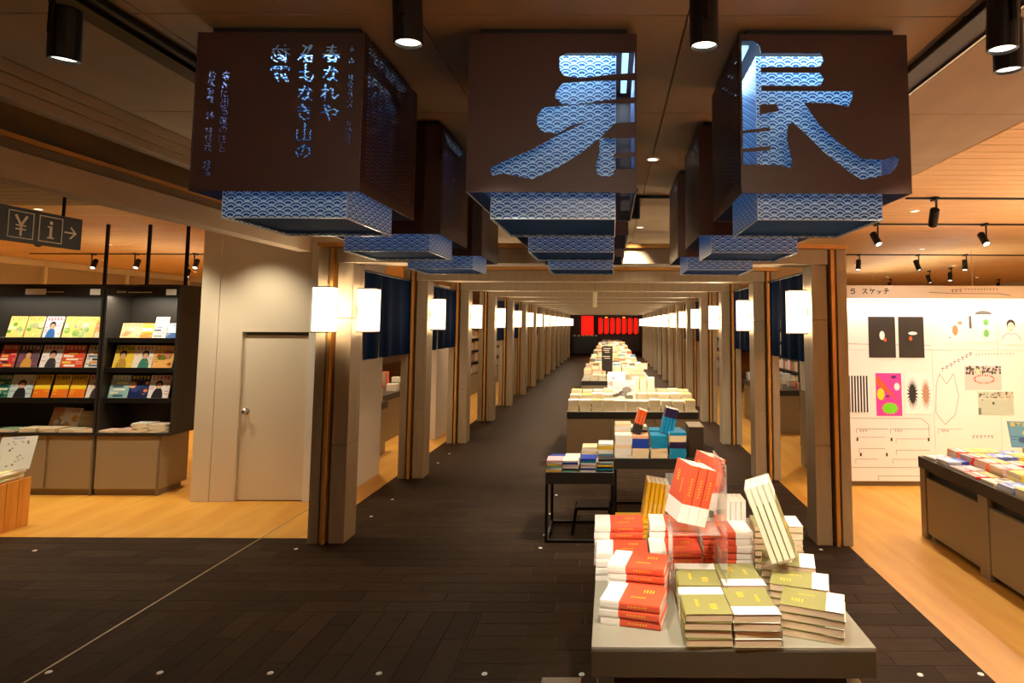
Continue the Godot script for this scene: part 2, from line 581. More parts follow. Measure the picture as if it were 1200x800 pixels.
func build_ceiling() -> void:
	var c := structure("ceiling")
	slab(c, "ceiling_slab", -12, 12, CEIL + 0.031, CEIL + 0.3, -6, 50, M.ceiling_board)
	# boards over the aisle
	var xs := [-3.0, -1.98, -0.83, 0.32, 1.47, 2.62]
	for i in 5:
		var d := -5.9
		while d < 24.0:
			slab(c, "ceiling_panel", xs[i] + 0.003, xs[i + 1] - 0.003, CEIL, CEIL + 0.03, d + 0.003, d + 1.197, M.ceiling_board, 0.002)
			d += 1.2
		slab(c, "ceiling_panel", xs[i] + 0.003, xs[i + 1] - 0.003, CEIL, CEIL + 0.03, d + 0.003, 50, M.ceiling_board)
	# boards of the two shop ceilings, laid across
	var d2 := 2.0
	while d2 < 20.0:
		slab(c, "ceiling_plank", 2.63, 12.0, CEIL, CEIL + 0.03, d2 + 0.008, d2 + 0.172, M.slat_wood, 0.004)
		d2 += 0.18
	slab(c, "ceiling_plank", 2.63, 12.0, CEIL, CEIL + 0.03, -6, 2.0, M.slat_wood)
	slab(c, "ceiling_plank", 2.63, 12.0, CEIL, CEIL + 0.03, 20.0, 50, M.slat_wood)
	d2 = 3.0
	while d2 < 20.0:
		var grey := d2 < 6.6
		slab(c, "ceiling_plank", -12.0, -3.1, CEIL, CEIL + 0.03, d2 + 0.008, d2 + 0.172, M.grey_slat if grey else M.slat_wood, 0.004)
		d2 += 0.18
	slab(c, "ceiling_plank", -12.0, -3.1, CEIL, CEIL + 0.03, -6, 3.0, M.grey_slat)
	slab(c, "ceiling_plank", -12.0, -3.1, CEIL, CEIL + 0.03, 20.0, 50, M.slat_wood)
	# the downstand along the forecourt on the magazine side: boards, dark slot, brass strip, lower beam
	var t := structure("trim_1")
	for y in [[3.385, 3.45], [3.322, 3.38], [3.258, 3.317]]:
		slab(t, "fascia_board", -3.08, -3.0, y[0], y[1], -5.9, 6.08, M.ceiling_board, 0.003)
	slab(t, "slot_back", -3.6, -3.54, 3.012, 3.45, -5.9, 6.08, M.ceiling_board)
	slab(t, "slot_floor", -3.54, -3.14, 3.012, 3.06, -5.9, 6.08, M.ceiling_board)
	slab(t, "brass_strip", -3.13, -3.03, 3.075, 3.105, -5.9, 6.08, M.brass, 0.003)
	slab(t, "fascia_ledge", -3.14, -3.02, 3.012, 3.072, -5.9, 6.08, M.cabinet_edge, 0.003)
	slab(t, "lower_beam", -3.12, -2.99, 2.86, 3.01, -5.9, 6.08, M.ceiling_board, 0.004)
	# outer shell
	var wl := structure("wall_left")
	slab(wl, "wall_panel", -12.2, -12.0, -0.2, 3.7, -6, 50, M.beige_wall)
	var wr := structure("wall_right")
	slab(wr, "wall_panel", 12.0, 12.2, -0.2, 3.7, -6, 50, M.beige_wall)
	var wb := structure("wall_back")
	slab(wb, "wall_panel", -12.2, 12.2, -0.2, 3.7, 50, 50.2, M.dark_counter)
	var wf := structure("wall_front")
	slab(wf, "wall_panel", -12.2, 12.2, -0.2, 3.7, -6.2, -6, M.beige_wall)

# the beige block with the flush door, on the magazine side
func build_door_wall() -> void:
	var w := structure("wall_door_block")
	slab(w, "narrow_panel", -5.07, -4.845, 0, CEIL, 7.6, 9.05, M.beige_wall, 0.003)
	slab(w, "side_panel", -4.84, -4.54, 0, CEIL, 7.605, 9.05, M.beige_wall, 0.003)
	slab(w, "top_panel", -4.54, -3.72, 2.04, CEIL, 7.605, 9.05, M.beige_wall)
	slab(w, "end_panel", -3.72, -3.33, 0, CEIL, 7.605, 9.05, M.white_wall)
	slab(w, "backing", -4.54, -3.72, 0, 2.04, 7.75, 9.05, M.beige_wall)
	var d := structure("door_1")
	slab(d, "door_leaf", -4.53, -3.725, 0.012, 2.0, 7.64, 7.74, M.beige_wall, 0.003)
	slab(d, "head_shade", -4.54, -3.72, 2.0, 2.04, 7.70, 7.75, M.cabinet_edge)  # darker strip paints the shade in the gap above the leaf
	var kn := part(d, "door_knob", lathe([Vector2(0.036, 0.0), Vector2(0.036, 0.006), Vector2(0.012, 0.01), Vector2(0.012, 0.03), Vector2(0.03, 0.04), Vector2(0.033, 0.06), Vector2(0.022, 0.072), Vector2(0, 0.074)], 20), M.steel, Vector3(-4.46, 1.075, -7.64), Vector3(90, 0, 0))
	kn.set_meta("label", "round steel door knob")

# ---------------------------------------------------------------- portal frames, sconces, curtains
func portal(i: int) -> void:
	var d: float = AISLE_D[i]
	var base := Vector3(-0.29, 0, -d)
	var p := thing("portal_frame", "grey timber portal frame with brass fins, %s along the aisle from the lettered boxes" % ORD[i], "portal frame", base, "portal frames spanning the aisle")
	var seams := i < 4
	for s in [-1.0, 1.0]:
		var inner: float = -2.61 if s < 0 else 2.03
		# inner post, brass fin, outer post
		var a: float = inner
		if seams:
			slab(p, "inner_post", a, a + s * 0.155, 0, 0.95, d + 0.06, d + 0.34, M.post_timber, 0.004, base)
			slab(p, "inner_post", a, a + s * 0.155, 0.953, 2.2, d + 0.06, d + 0.34, M.post_timber, 0.004, base)
			slab(p, "inner_post", a, a + s * 0.155, 2.203, 2.76, d + 0.06, d + 0.34, M.post_timber, 0.004, base)
		else:
			slab(p, "inner_post", a, a + s * 0.155, 0, 2.76, d + 0.06, d + 0.34, M.post_timber, 0.004, base)
		slab(p, "brass_fin", a + s * 0.186, a + s * 0.224, 0, 2.915, d + 0.02, d + 0.2, M.brass, 0.003, base)
		slab(p, "fin_backing", a + s * 0.155, a + s * 0.25, 0, 2.76, d + 0.2, d + 0.3, M.post_timber, 0.0, base)
		slab(p, "outer_post", a + s * 0.25, a + s * 0.35, 0, 2.915, d + 0.04, d + 0.3, M.post_timber, 0.004, base)
	slab(p, "beam", -2.765, 2.185, 2.76, 2.915, d + 0.02, d + 0.34, M.post_timber, 0.004, base)
	slab(p, "brass_rail", -2.96, 2.38, 2.918, 2.962, d - 0.01, d + 0.18, M.brass, 0.003, base)

func sconce(at: Vector3, label: String, wall_dir: Vector3) -> void:
	var o := thing("sconce_lamp", label, "wall lamp", at, "paper shaded wall lamps on the portal posts")
	part(o, "lamp_shade", bx(Vector3(0.17, 0.43, 0.17), 0.004), M.lamp_paper, Vector3(0, 0.225, 0))
	for y in [0.005, 0.445]:
		part(o, "lamp_rim", bx(Vector3(0.18, 0.012, 0.18), 0.002), M.lamp_frame, Vector3(0, y, 0))
	part(o, "bracket", bx(Vector3(0.05 if absf(wall_dir.x) > 0 else 0.04, 0.08, 0.05 if absf(wall_dir.z) > 0 else 0.04)), M.lamp_frame, Vector3(0, 0.225, 0) + wall_dir * 0.1)
	omni(o, Vector3(0, 0.225, 0), 0.75, Color(1.0, 0.89, 0.74))

func noren(x: float, d0: float, d1: float, label: String, face: float, mark: bool) -> void:
	var o := thing("noren_curtain", label, "curtain", Vector3(x, 1.73, -(d0 + d1) / 2), "navy shop curtains hung between the portal posts")
	var n := 4
	var top := 1.03
	for k in n:
		var a := d0 + (d1 - d0) * k / n + 0.006
		var b := d0 + (d1 - d0) * (k + 1) / n - 0.006
		var st := start()
		var seg := 14
		var rows := 4
		var pos := func(i: int, j: int) -> Vector3:
			var u := float(i) / seg
			var v := float(j) / rows
			var amp := 0.005 + 0.011 * (1.0 - v)
			return Vector3(amp * sin(u * 9.0 + k * 1.7 + v * 0.8), v * top, -(lerpf(a, b, u)) + (d0 + d1) / 2)
		for i in seg:
			for j in rows:
				var w := [pos.call(i, j), pos.call(i + 1, j), pos.call(i + 1, j + 1), pos.call(i, j + 1)]
				var nn: Vector3 = (w[1] - w[0]).cross(w[3] - w[0]).normalized()
				quad(st, w[0], w[1], w[2], w[3], nn)
				var back := Vector3(0.003, 0, 0)
				quad(st, w[0] + back, w[1] + back, w[2] + back, w[3] + back, -nn)
		part(o, "cloth_panel", st.commit(), M.noren_navy)
	slab(o, "hanging_rod", x - 0.012, x + 0.012, 2.745, 2.769, d0 - 0.07, d1 + 0.06, M.black_metal, 0.003, o.position)
	if mark:
		# small white shop mark near the lower hem
		var st2 := start()
		for q in 5:
			put_box(st2, Vector3(0.03 * face, 0.22 + 0.006 * sin(q * 2.0), (d1 - d0) / 2 - 0.16 - q * 0.05), Vector3(0.003, 0.06 + 0.012 * (q % 2), 0.012))
			put_box(st2, Vector3(0.03 * face, 0.235, (d1 - d0) / 2 - 0.16 - q * 0.05), Vector3(0.003, 0.012, 0.036))
		put_box(st2, Vector3(0.03 * face, 0.15, (d1 - d0) / 2 - 0.26), Vector3(0.003, 0.014, 0.16))
		var pm := part(o, "shop_mark", st2.commit(), M.title_white)
		pm.set_meta("kind", "stuff")

# ---------------------------------------------------------------- hanging boxes
const BOX_W := 0.727
func pane(parent: Node, called: String, w: float, h: float, mt: Material, at: Vector3, turn: Vector3, scale := 1.0, uvspan := false) -> MeshInstance3D:
	# an upright panel in its own x-y plane, thin, pattern in metres (or 0..1)
	var st := start()
	var t := 0.002
	for s in [-1.0, 1.0]:
		var n := Vector3(0, 0, s)
		var uv := [Vector2(0, h) / scale, Vector2(w, h) / scale, Vector2(w, 0) / scale, Vector2(0, 0)]
		if uvspan:
			uv = [Vector2(0, 1), Vector2(1, 1), Vector2(1, 0), Vector2(0, 0)]
		quad(st, Vector3(-w / 2, -h / 2, s * t), Vector3(w / 2, -h / 2, s * t), Vector3(w / 2, h / 2, s * t), Vector3(-w / 2, h / 2, s * t), n, uv)
	return part(parent, called, st.commit(), mt, at, turn)

func skin(parent: Node, called: String, w: float, h: float, mt: Material, at: Vector3, turn: Vector3, scale := 1.0, uvspan := false) -> MeshInstance3D:
	var st := start()
	var uv := [Vector2(0, h) / scale, Vector2(w, h) / scale, Vector2(w, 0) / scale, Vector2(0, 0)]
	if uvspan:
		uv = [Vector2(0, 1), Vector2(1, 1), Vector2(1, 0), Vector2(0, 0)]
	quad(st, Vector3(-w / 2, -h / 2, 0), Vector3(w / 2, -h / 2, 0), Vector3(w / 2, h / 2, 0), Vector3(-w / 2, h / 2, 0), Vector3.BACK, uv)
	return part(parent, called, st.commit(), mt, at, turn)

func hanging_box(xc: float, d: float, label: String, front: String, strips: Array) -> void:
	var y0 := 2.71
	var h := 0.70
	var w := BOX_W
	var o := thing("hanging_box", label, "hanging box", Vector3(xc, y0, -(d + w / 2)), "lettered boxes hanging over the forecourt")
	var hw := w / 2
	# shell: pierced sides (brown outside, pale lining inside), plain back
	for s in [-1.0, 1.0]:
		skin(o, "side_panel", w, h, M.shell_brown_pierced, Vector3(s * hw, h / 2, 0), Vector3(0, s * 90, 0), 0.15)
		skin(o, "side_lining", w, h, M.shell_lining_pierced, Vector3(s * (hw - 0.004), h / 2, 0), Vector3(0, -s * 90, 0), 0.15)
		part(o, "bottom_trim", bx(Vector3(0.006, 0.012, w)), M.shell_brown, Vector3(s * (hw - 0.003), 0.006, 0))
		# plain border of the pierced sheet along both upright edges and the foot
		for e in [-1.0, 1.0]:
			part(o, "side_border", bx(Vector3(0.006, h, 0.05)), M.shell_brown, Vector3(s * (hw - 0.0025), h / 2, e * (hw - 0.026)))
		part(o, "side_border", bx(Vector3(0.006, 0.07, w - 0.1)), M.shell_brown, Vector3(s * (hw - 0.0025), 0.035, 0))
	part(o, "back_panel", bx(Vector3(w - 0.012, h, 0.006)), M.shell_brown, Vector3(0, h / 2, -hw + 0.003))
	part(o, "top_panel", bx(Vector3(w - 0.012, 0.006, w - 0.012)), M.shell_brown, Vector3(0, h - 0.003, 0))
	part(o, "ceiling_mount", bx(Vector3(w - 0.08, CEIL - y0 - h - 0.002, w - 0.08)), M.black_paint, Vector3(0, h + (CEIL - y0 - h) / 2, 0))
	# front
	if front == "text":
		part_text(o, w, h, hw)
	elif front == "left_stroke" or front == "right_stroke":
		var csg := CSGBox3D.new()
		csg.name = "front_panel"
		csg.size = Vector3(w, h, 0.006)
		csg.material = M.shell_brown
		o.add_child(csg)
		csg.position = Vector3(0, h / 2, hw - 0.003)
		for poly in (STROKES_CENTRE if front == "left_stroke" else STROKES_RIGHT):
			add_cut(csg, poly, w, h, front, CSGShape3D.OPERATION_SUBTRACTION)
		if front == "right_stroke":
			for poly in ISLANDS_RIGHT:
				add_cut(csg, poly, w, h, front, CSGShape3D.OPERATION_UNION)
	else:
		part(o, "front_panel", bx(Vector3(w, h, 0.006)), M.shell_brown, Vector3(0, h / 2, hw - 0.003))
	# inner block of printed acrylic sheets with edges painted pale as if edge-lit; it hangs 10 cm lower
	var aw := w - 0.18
	var a0 := -0.10
	var ah := h - 0.06 - a0
	for k in 4:
		var ang := k * 90.0
		var dirv := Vector3(sin(deg_to_rad(ang)), 0, cos(deg_to_rad(ang)))
		skin(o, "acrylic_sheet", aw, ah, M.wave_acrylic, dirv * aw / 2 + Vector3(0, a0 + ah / 2, 0), Vector3(0, ang, 0), 0.072)
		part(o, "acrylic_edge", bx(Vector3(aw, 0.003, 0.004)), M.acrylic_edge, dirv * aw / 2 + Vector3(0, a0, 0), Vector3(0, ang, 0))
		var cv := Vector3(sin(deg_to_rad(ang + 45)), 0, cos(deg_to_rad(ang + 45))) * aw / sqrt(2.0)
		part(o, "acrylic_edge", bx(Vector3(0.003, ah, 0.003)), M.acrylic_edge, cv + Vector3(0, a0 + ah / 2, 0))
	var bs := skin(o, "base_sheet", aw, aw, M.shaded_acrylic, Vector3(0, a0 + 0.012, 0), Vector3(90, 0, 0), 0.072)
	bs.set_meta("label", "wave printed base sheet with shade in its dark blue tint")
	# LED strips at the top of the gap between shell and acrylic
	area(o, Vector3(0, h - 0.08, 0), Vector3(-90, 0, 0), Vector2(aw - 0.1, aw - 0.1), 0.3, COOL)
	part(o, "light_panel", bx(Vector3(aw - 0.08, 0.012, aw - 0.08)), M.led_cool, Vector3(0, h - 0.066, 0))
	for k in strips:
		var ang: float = k * 90.0
		var dirv := Vector3(sin(deg_to_rad(ang)), 0, cos(deg_to_rad(ang)))
		part(o, "light_strip", bx(Vector3(aw, 0.012, 0.03)), M.led_cool, dirv * (hw - 0.045) + Vector3(0, h - 0.014, 0), Vector3(0, ang, 0))
		area(o, dirv * (hw - 0.045) + Vector3(0, h - 0.026, 0), Vector3(-90, ang, 0), Vector2(aw, 0.03), 0.22 if k == 0 else 0.11, COOL)

# strokes of the large characters, in hundredths of the face width from its left and height from its top
const STROKES_CENTRE := [
	[[54, 15], [58, 12.5], [100, 12], [100, 25], [85, 26], [67, 28.5], [57, 27], [54, 23]],
	[[52, 37], [56, 31.5], [73, 30], [100, 29.5], [100, 40.5], [85, 42], [63, 45.5], [56, 45], [51.5, 41]],
	[[41, 53], [44.5, 47], [73, 44.5], [100, 44], [100, 56], [87, 57], [79, 65.5], [68, 75], [54, 84.5], [39, 92 ], [22, 88.5], [15, 90], [14, 85], [22, 80.5], [38, 73.5], [51, 65.5], [61, 58.5], [70.5, 55.5], [61, 60.5], [53, 63.5], [44.5, 62.5], [41, 58]],
	[[78, 66], [86.5, 66], [86.5, 89.5], [82, 90.5], [77, 89], [76, 83], [78, 76]],
	[[86, 66], [100, 66], [100, 75], [86, 76]],
	[[86, 78.5], [100, 77.5], [100, 85], [86, 86]],
]
const STROKES_RIGHT := [
	[[0, 4.2], [8, 4], [12, 7], [12.6, 12], [48.5, 12], [50, 16], [47.7, 20.7], [12.6, 21], [12.6, 24.3], [47.7, 24.3], [50, 28], [47.7, 32.8], [12.6, 32.8], [12.6, 36], [67, 36], [66.7, 40.5], [64, 46], [54, 43.7], [38, 43.4], [47, 57.5], [58, 68.5], [71.5, 78.5], [84, 79], [90.5, 76.5], [93.5, 78], [92, 82.7], [88, 87.5], [79.5, 90], [70, 91.4], [63.3, 86.5], [48.4, 74], [40.3, 65], [30.6, 55.5], [28, 58], [27.2, 66], [30.2, 79.5], [29.2, 84.8], [22, 82.5], [0, 82.3]],
]
const ISLANDS_RIGHT := [
	[[11.5, 45], [21.6, 44.4], [23, 48.5], [11.8, 51]],
	[[-0.5, 61.5], [17, 59], [17.6, 61], [-0.5, 63]],
	[[-0.5, 72.8], [17.6, 70.7], [17, 73.5], [-0.5, 74.5]],
]

func add_cut(csg: CSGBox3D, poly: Array, w: float, h: float, _front: String, op: int) -> void:
	var c := CSGPolygon3D.new()
	c.name = "stroke"
	var pts := PackedVector2Array()
	for q in poly:
		var u: float = q[0] / 100.0
		if u >= 1.0:
			u = 0.988
		if u <= 0.0 and op == CSGShape3D.OPERATION_SUBTRACTION:
			u = 0.012
		pts.append(Vector2((u - 0.5) * w, (0.5 - q[1] / 100.0) * h))
	c.polygon = pts
	c.depth = 0.02 if op == CSGShape3D.OPERATION_SUBTRACTION else 0.006
	c.operation = op
	c.material = M.shell_brown
	csg.add_child(c, true)
	c.position = Vector3(0, 0, 0.01 if op == CSGShape3D.OPERATION_SUBTRACTION else 0.003)

func part_text(o: Node, w: float, h: float, hw: float) -> void:
	var n := 768
	var im := Image.create(n, n, false, Image.FORMAT_RGBA8)
	im.fill(Color(1, 1, 1, 1))
	var cols := [
		[0.745, 0.075, 0.112, 6.0, ["haru", "na", "re", "ya"], 0.124],
		[0.600, 0.075, 0.112, 6.0, ["mei", "mo", "na", "ki", "yama", "no"], 0.124],
		[0.440, 0.075, 0.118, 4.2, ["usu", "kasumi"], 0.124],
		[0.150, 0.245, 0.056, 2.7, ["nara", "ra", "ni", "deru", "ru", "michi", "no", "ho", "do"], 0.057],
		[0.070, 0.245, 0.052, 2.5, ["matsu", "o", "ba", "sho", "", "ei", "", "yo", "yo", "yoru", "", "ki2", "go"], 0.051],
		[0.905, 0.085, 0.034, 1.7, ["haru", "", "yama", "", "", "yo", "yama", "mei", "kado", "yama", "no", "", "", "ba", "ei", "sho", "mei"], 0.0365],
	]
	for c in cols:
		var y: float = c[1]
		for k in c[4]:
			if k != "":
				cut_strokes(im, glyph_strokes(k), Vector2(c[0], y) * n, c[2] * n, c[3])
			y += c[5]
	var tex := ImageTexture.create_from_image(im)
	var m: StandardMaterial3D = M.shell_brown.duplicate()
	m.resource_name = "shell_brown_lettered"
	m.albedo_texture = tex
	m.transparency = BaseMaterial3D.TRANSPARENCY_ALPHA_SCISSOR
	m.alpha_scissor_threshold = 0.5
	pane(o, "front_panel", w, h, m, Vector3(0, h / 2, hw - 0.003), Vector3.ZERO, 1.0, true)

# ---------------------------------------------------------------- lamps of the ceiling
func track_spot(at: Vector3, target: Vector3, label: String, lit: float, drop := 0.30, group := "black track spotlights", r := 0.045, angle := 28.0, c := HALOGEN, upright := false) -> void:
	# hangs from the ceiling at (at.x, CEIL, at.z); the head points at target
	var o := thing("track_spotlight", label, "spotlight", Vector3(at.x, CEIL, at.z), group)
	var head_l := 0.2
	var dir := (target - Vector3(at.x, CEIL - drop + 0.1, at.z)).normalized()
	var head_c := Vector3(0, -drop + head_l / 2, 0)
	var aim := dir
	if upright:
		dir = Vector3(dir.x * 0.12, -1, dir.z * 0.12).normalized()
	var tilt := Basis.looking_at(dir, Vector3.BACK if absf(dir.y) > 0.9 else Vector3.UP)
	var body := part(o, "lamp_head", lathe([Vector2(0.0, 0.1), Vector2(r * 0.92, 0.1), Vector2(r, 0.094), Vector2(r, -0.096), Vector2(r * 0.9, -0.1), Vector2(r * 0.86, -0.085)], 24), M.black_metal)
	# the lathe's axis is y, its mouth at -y: turn -y to dir
	var q := tilt * Basis(Vector3.RIGHT, PI / 2)
	body.transform = Transform3D(q, head_c)
	var lens := part(o, "lens", lathe([Vector2(0.0, -0.088), Vector2(r * 0.87, -0.088)], 24), M.lens_glow)
	lens.transform = Transform3D(q, head_c)
	part(o, "stem", bx(Vector3(0.016, drop - head_l + 0.02, 0.016)), M.black_metal, Vector3(0, -(drop - head_l) / 2 + 0.005, r + 0.014))
	part(o, "yoke", bx(Vector3(0.02, 0.14, 0.012), 0.003), M.black_metal, Vector3(0, -drop + head_l * 0.75, r + 0.012))
	part(o, "track_adapter", bx(Vector3(0.035, 0.03, 0.12), 0.003), M.black_metal, Vector3(0, -0.016, 0.03))
	if lit > 0.0:
		spot(o, o.position + head_c + dir * 0.115 + aim * 0.01, target, lit, angle, c, 0.04)

func downlight(x: float, d: float, label: String, lit: float, angle := 50.0, c := WARM) -> void:
	var o := thing("recessed_downlight", label, "downlight", Vector3(x, CEIL, -d), "small recessed downlights")
	part(o, "trim_ring", lathe([Vector2(0.055, 0.0), Vector2(0.055, -0.006), Vector2(0.042, -0.008), Vector2(0.04, -0.002)], 20), M.white_band)
	part(o, "lens", lathe([Vector2(0.0, -0.004), Vector2(0.04, -0.004)], 20), M.down_glow)
	if lit > 0.0:
		spot(o, o.position + Vector3(0, -0.03, 0), o.position + Vector3(0, -3, 0), lit, angle, c, 0.05)

func build_ceiling_lamps() -> void:
	# tracks
	var tr := thing("lighting_track", "black recessed lighting track over the magazine side of the forecourt", "track", Vector3(-2.13, CEIL, -1.5))
	part(tr, "channel", bx(Vector3(0.18, 0.035, 8.0), 0.004), M.black_paint, Vector3(0, -0.018, 0))
	part(tr, "rail", bx(Vector3(0.03, 0.02, 8.0)), M.black_metal, Vector3(0.03, -0.045, 0))
	tr = thing("lighting_track", "black recessed lighting track over the poster side of the forecourt", "track", Vector3(1.57, CEIL, -1.5))
	part(tr, "channel", bx(Vector3(0.16, 0.035, 8.6), 0.004), M.black_paint, Vector3(0, -0.018, 0))
	part(tr, "rail", bx(Vector3(0.012, 0.012, 8.6)), M.steel, Vector3(0.05, -0.041, 0))
	tr = thing("lighting_track", "thin black lighting track crossing the ceiling behind the lettered boxes", "track", Vector3(-0.1, CEIL, -6.13))
	part(tr, "channel", bx(Vector3(4.4, 0.03, 0.05), 0.004), M.black_paint, Vector3(0, -0.016, 0))
	for q in [[3.0, 9.0, 6.17, "first"], [2.9, 9.0, 7.78, "second"], [3.4, 10.5, 11.2, "third"], [-11.0, -6.5, 11.56, "magazine side"]]:
		tr = thing("lighting_track", "thin black lighting track across the golden planks, %s" % (q[3] + (" row" if q[0] > 0 else "")), "track", Vector3((q[0] + q[1]) / 2, CEIL, -q[2]))
		part(tr, "rail", bx(Vector3(q[1] - q[0], 0.018, 0.035), 0.003), M.black_metal, Vector3(0, -0.01, 0))
	var dome := thing("dome_camera", "small dark dome camera on the magazine side plank ceiling", "camera", Vector3(-9.2, CEIL, -9.8))
	part(dome, "mount", lathe([Vector2(0.0, -0.03), Vector2(0.07, -0.03), Vector2(0.07, 0.0)], 20), M.white_band)
	part(dome, "dome", lathe([Vector2(0.0, -0.10), Vector2(0.03, -0.093), Vector2(0.05, -0.072), Vector2(0.058, -0.045), Vector2(0.06, -0.03)], 20), M.black_paint)
	# the big spots above the forecourt: upright cans with a tilting lamp inside
	var gf := "black can spotlights over the forecourt"
	track_spot(Vector3(-2.1, 0, -2.28), Vector3(-3.6, 0, -5.2), "black can spotlight beside the poem box", 1.2, 0.30, gf, 0.052, 28.0, HALOGEN, true)
	track_spot(Vector3(-0.735, 0, -2.13), Vector3(0.3, 0.8, -3.1), "black can spotlight between the poem box and the single-stroke box", 4.4, 0.30, gf, 0.052, 24.0, HALOGEN, true)
	track_spot(Vector3(0.332, 0, -2.14), Vector3(0.5, 0.8, -3.3), "black can spotlight between the two big character boxes", 5.6, 0.30, gf, 0.052, 24.0, HALOGEN, true)
	track_spot(Vector3(1.425, 0, -2.16), Vector3(0.75, 0.8, -3.1), "black can spotlight on the poster side track, nearer its start", 5.2, 0.30, gf, 0.052, 24.0, HALOGEN, true)
	track_spot(Vector3(1.56, 0, -2.34), Vector3(2.0, 0.0, -4.2), "black can spotlight on the poster side track, farther along", 3.0, 0.30, gf, 0.052, 32.0, HALOGEN, true)
	track_spot(Vector3(0.235, 0, -5.88), Vector3(0.1, 0.7, -6.7), "black can spotlight hung from the thin crossing track", 8.0, 0.28, gf, 0.045, 32.0, HALOGEN, true)
	# spots added behind the viewer to brighten the box fronts
	for q in [[-1.44, "poem"], [-0.26, "single-stroke"], [0.92, "big character"]]:
		track_spot(Vector3(q[0] + 0.1, 0, 1.2), Vector3(q[0], 2.9, -2.58), "added unseen spotlight aimed at the front of the %s box" % q[1], 2.2, 0.5, "added spotlights aimed at the boxes", 0.045, 13.0)
	downlight(0.325, 4.75, "small recessed downlight in the plain boards between the character boxes", 0.5)
	downlight(0.386, 8.15, "small recessed downlight behind the crossing track", 1.5)
	# aisle tables, each lamp between two portals
	for i in 12:
		var dd: float = AISLE_D[i + 1] + 1.1
		track_spot(Vector3(0.3, 0, -dd), Vector3(0.3, 0.8, -dd - 0.5), "black spotlight over the aisle tables behind the %s portal" % ORD[i + 1], 15.0, 0.28, "black spotlights over the aisle tables", 0.045, 48.0)
	# poster side spots
	var rs := [[3.29, 6.2], [4.75, 7.77], [3.39, 7.8], [4.53, 11.2], [5.61, 11.2], [6.45, 11.15], [7.52, 14.5], [7.64, 13.8], [7.83, 17.2], [10.8, 17.1]]
	for i in rs.size():
		var q: Array = rs[i]
		var near := i < 3
		var tgt := Vector3(q[0] + (0.5 if i % 2 == 0 else -0.5), 0.8, -q[1] + (1.6 if near else 0.8))
		if near:
			tgt = [Vector3(4.0, 1.0, -8.43), Vector3(4.6, 0.8, -5.6), Vector3(3.7, 0.8, -5.9)][i]
		track_spot(Vector3(q[0], 0, -q[1]), tgt, "black track spotlight on the golden plank ceiling, %s" % ["above the poster side counter", "second row, farther from the aisle", "second row, nearer the aisle", "third row, nearest the aisle", "third row, middle", "third row, farthest from the aisle", "fourth row, rear one", "fourth row, front one", "last row, nearer the aisle", "last row, by the side wall"][i], (4.0 if i == 0 else 3.0) if near else 0.0, 0.3, "black spotlights on the poster side ceiling", 0.045, 40.0, NEUTRAL)
	track_spot(Vector3(5.6, 0, -6.2), Vector3(5.1, 1.1, -8.43), "added unseen track spotlight aimed at the photographs on the exhibition wall", 3.2, 0.3, "black spotlights on the poster side ceiling", 0.045, 34.0, NEUTRAL)  # extra spot out of view, added to brighten the wall
	for d in [-3.0, -0.5, 2.0, 4.4, 6.9, 10.4, 13.2, 16.4, 20.0, 25.0]:
		for x in [3.45, 5.3, 7.4, 9.8]:
			if d > 18.0 and x > 4.0:
				continue
			downlight(x, d, "small recessed downlight in the golden plank ceiling of the poster side", 3.4, 50.0, NEUTRAL)
	# magazine side spots and downlights
	for q in [[-9.8, 11.6, "first"], [-8.95, 11.55, "second"], [-7.8, 11.5, "third"], [-9.47, 13.7, "rear"]]:
		track_spot(Vector3(q[0], 0, -q[1]), Vector3(q[0] + 0.5, 1.0, -q[1] + 1.6), "black track spotlight behind the magazine bookcases, %s of four" % q[2], 0.0, 0.3, "black spotlights on the magazine side ceiling")
	for x in [-4.25, -5.3, -6.6, -7.9, -9.6]:
		downlight(x, 7.0, "small recessed downlight in front of the bookcases and beige door", 3.6)
	for d in [10.2, 12.8, 15.6, 19.0, 24.0]:
		for x in [-4.0, -6.2, -8.4, -10.6]:
			if d > 18.0 and x < -5.0:
				continue
			downlight(x, d, "small recessed downlight in the golden planks behind the bookcases", 5.5)
	# unseen uplights, added to brighten the plank ceilings from below
	for q in [[5.6, 2.0, 8.0, "wide oak floor", 34.0], [9.0, 6.5, 6.0, "end of the hall", 18.0], [6.2, 12.6, 5.0, "floor behind the exhibition wall", 3.0], [-7.8, 10.8, 3.6, "floor behind the magazine bookcases", 0.7]]:
		var lp := thing("added_uplight", "added unseen linear uplight over the " + q[3], "pendant lamp", Vector3(q[0], 2.45, -q[1]), "added uplights of the hall")
		part(lp, "lamp_body", bx(Vector3(0.12, 0.06, q[2]), 0.006), M.white_band)
		part(lp, "light_strip", bx(Vector3(0.09, 0.008, q[2] - 0.1)), M.led_warm, Vector3(0, 0.036, 0))
		for e in [-0.4, 0.4]:
			part(lp, "hanger", bx(Vector3(0.006, CEIL - 2.48, 0.006)), M.steel, Vector3(0.05, (CEIL - 2.48) / 2 + 0.03, q[2] * e))
		area(lp, Vector3(0, 0.05, 0), Vector3(90, 0, 0), Vector2(0.09, q[2] - 0.1), q[4], NEUTRAL)
	# pendant over the aisle
	var p := thing("pendant_lamp", "slim cylindrical pendant lamp hanging over the middle of the aisle", "pendant lamp", Vector3(-0.29, 2.46, -11.2))
	part(p, "lamp_tube", lathe([Vector2(0.0, 0.0), Vector2(0.036, 0.0), Vector2(0.038, 0.004), Vector2(0.038, 0.27), Vector2(0.03, 0.28), Vector2(0.0, 0.28)], 20), M.book_cream)
	part(p, "cord", lathe([Vector2(0.004, 0.28), Vector2(0.004, 0.985)], 8), M.ink)

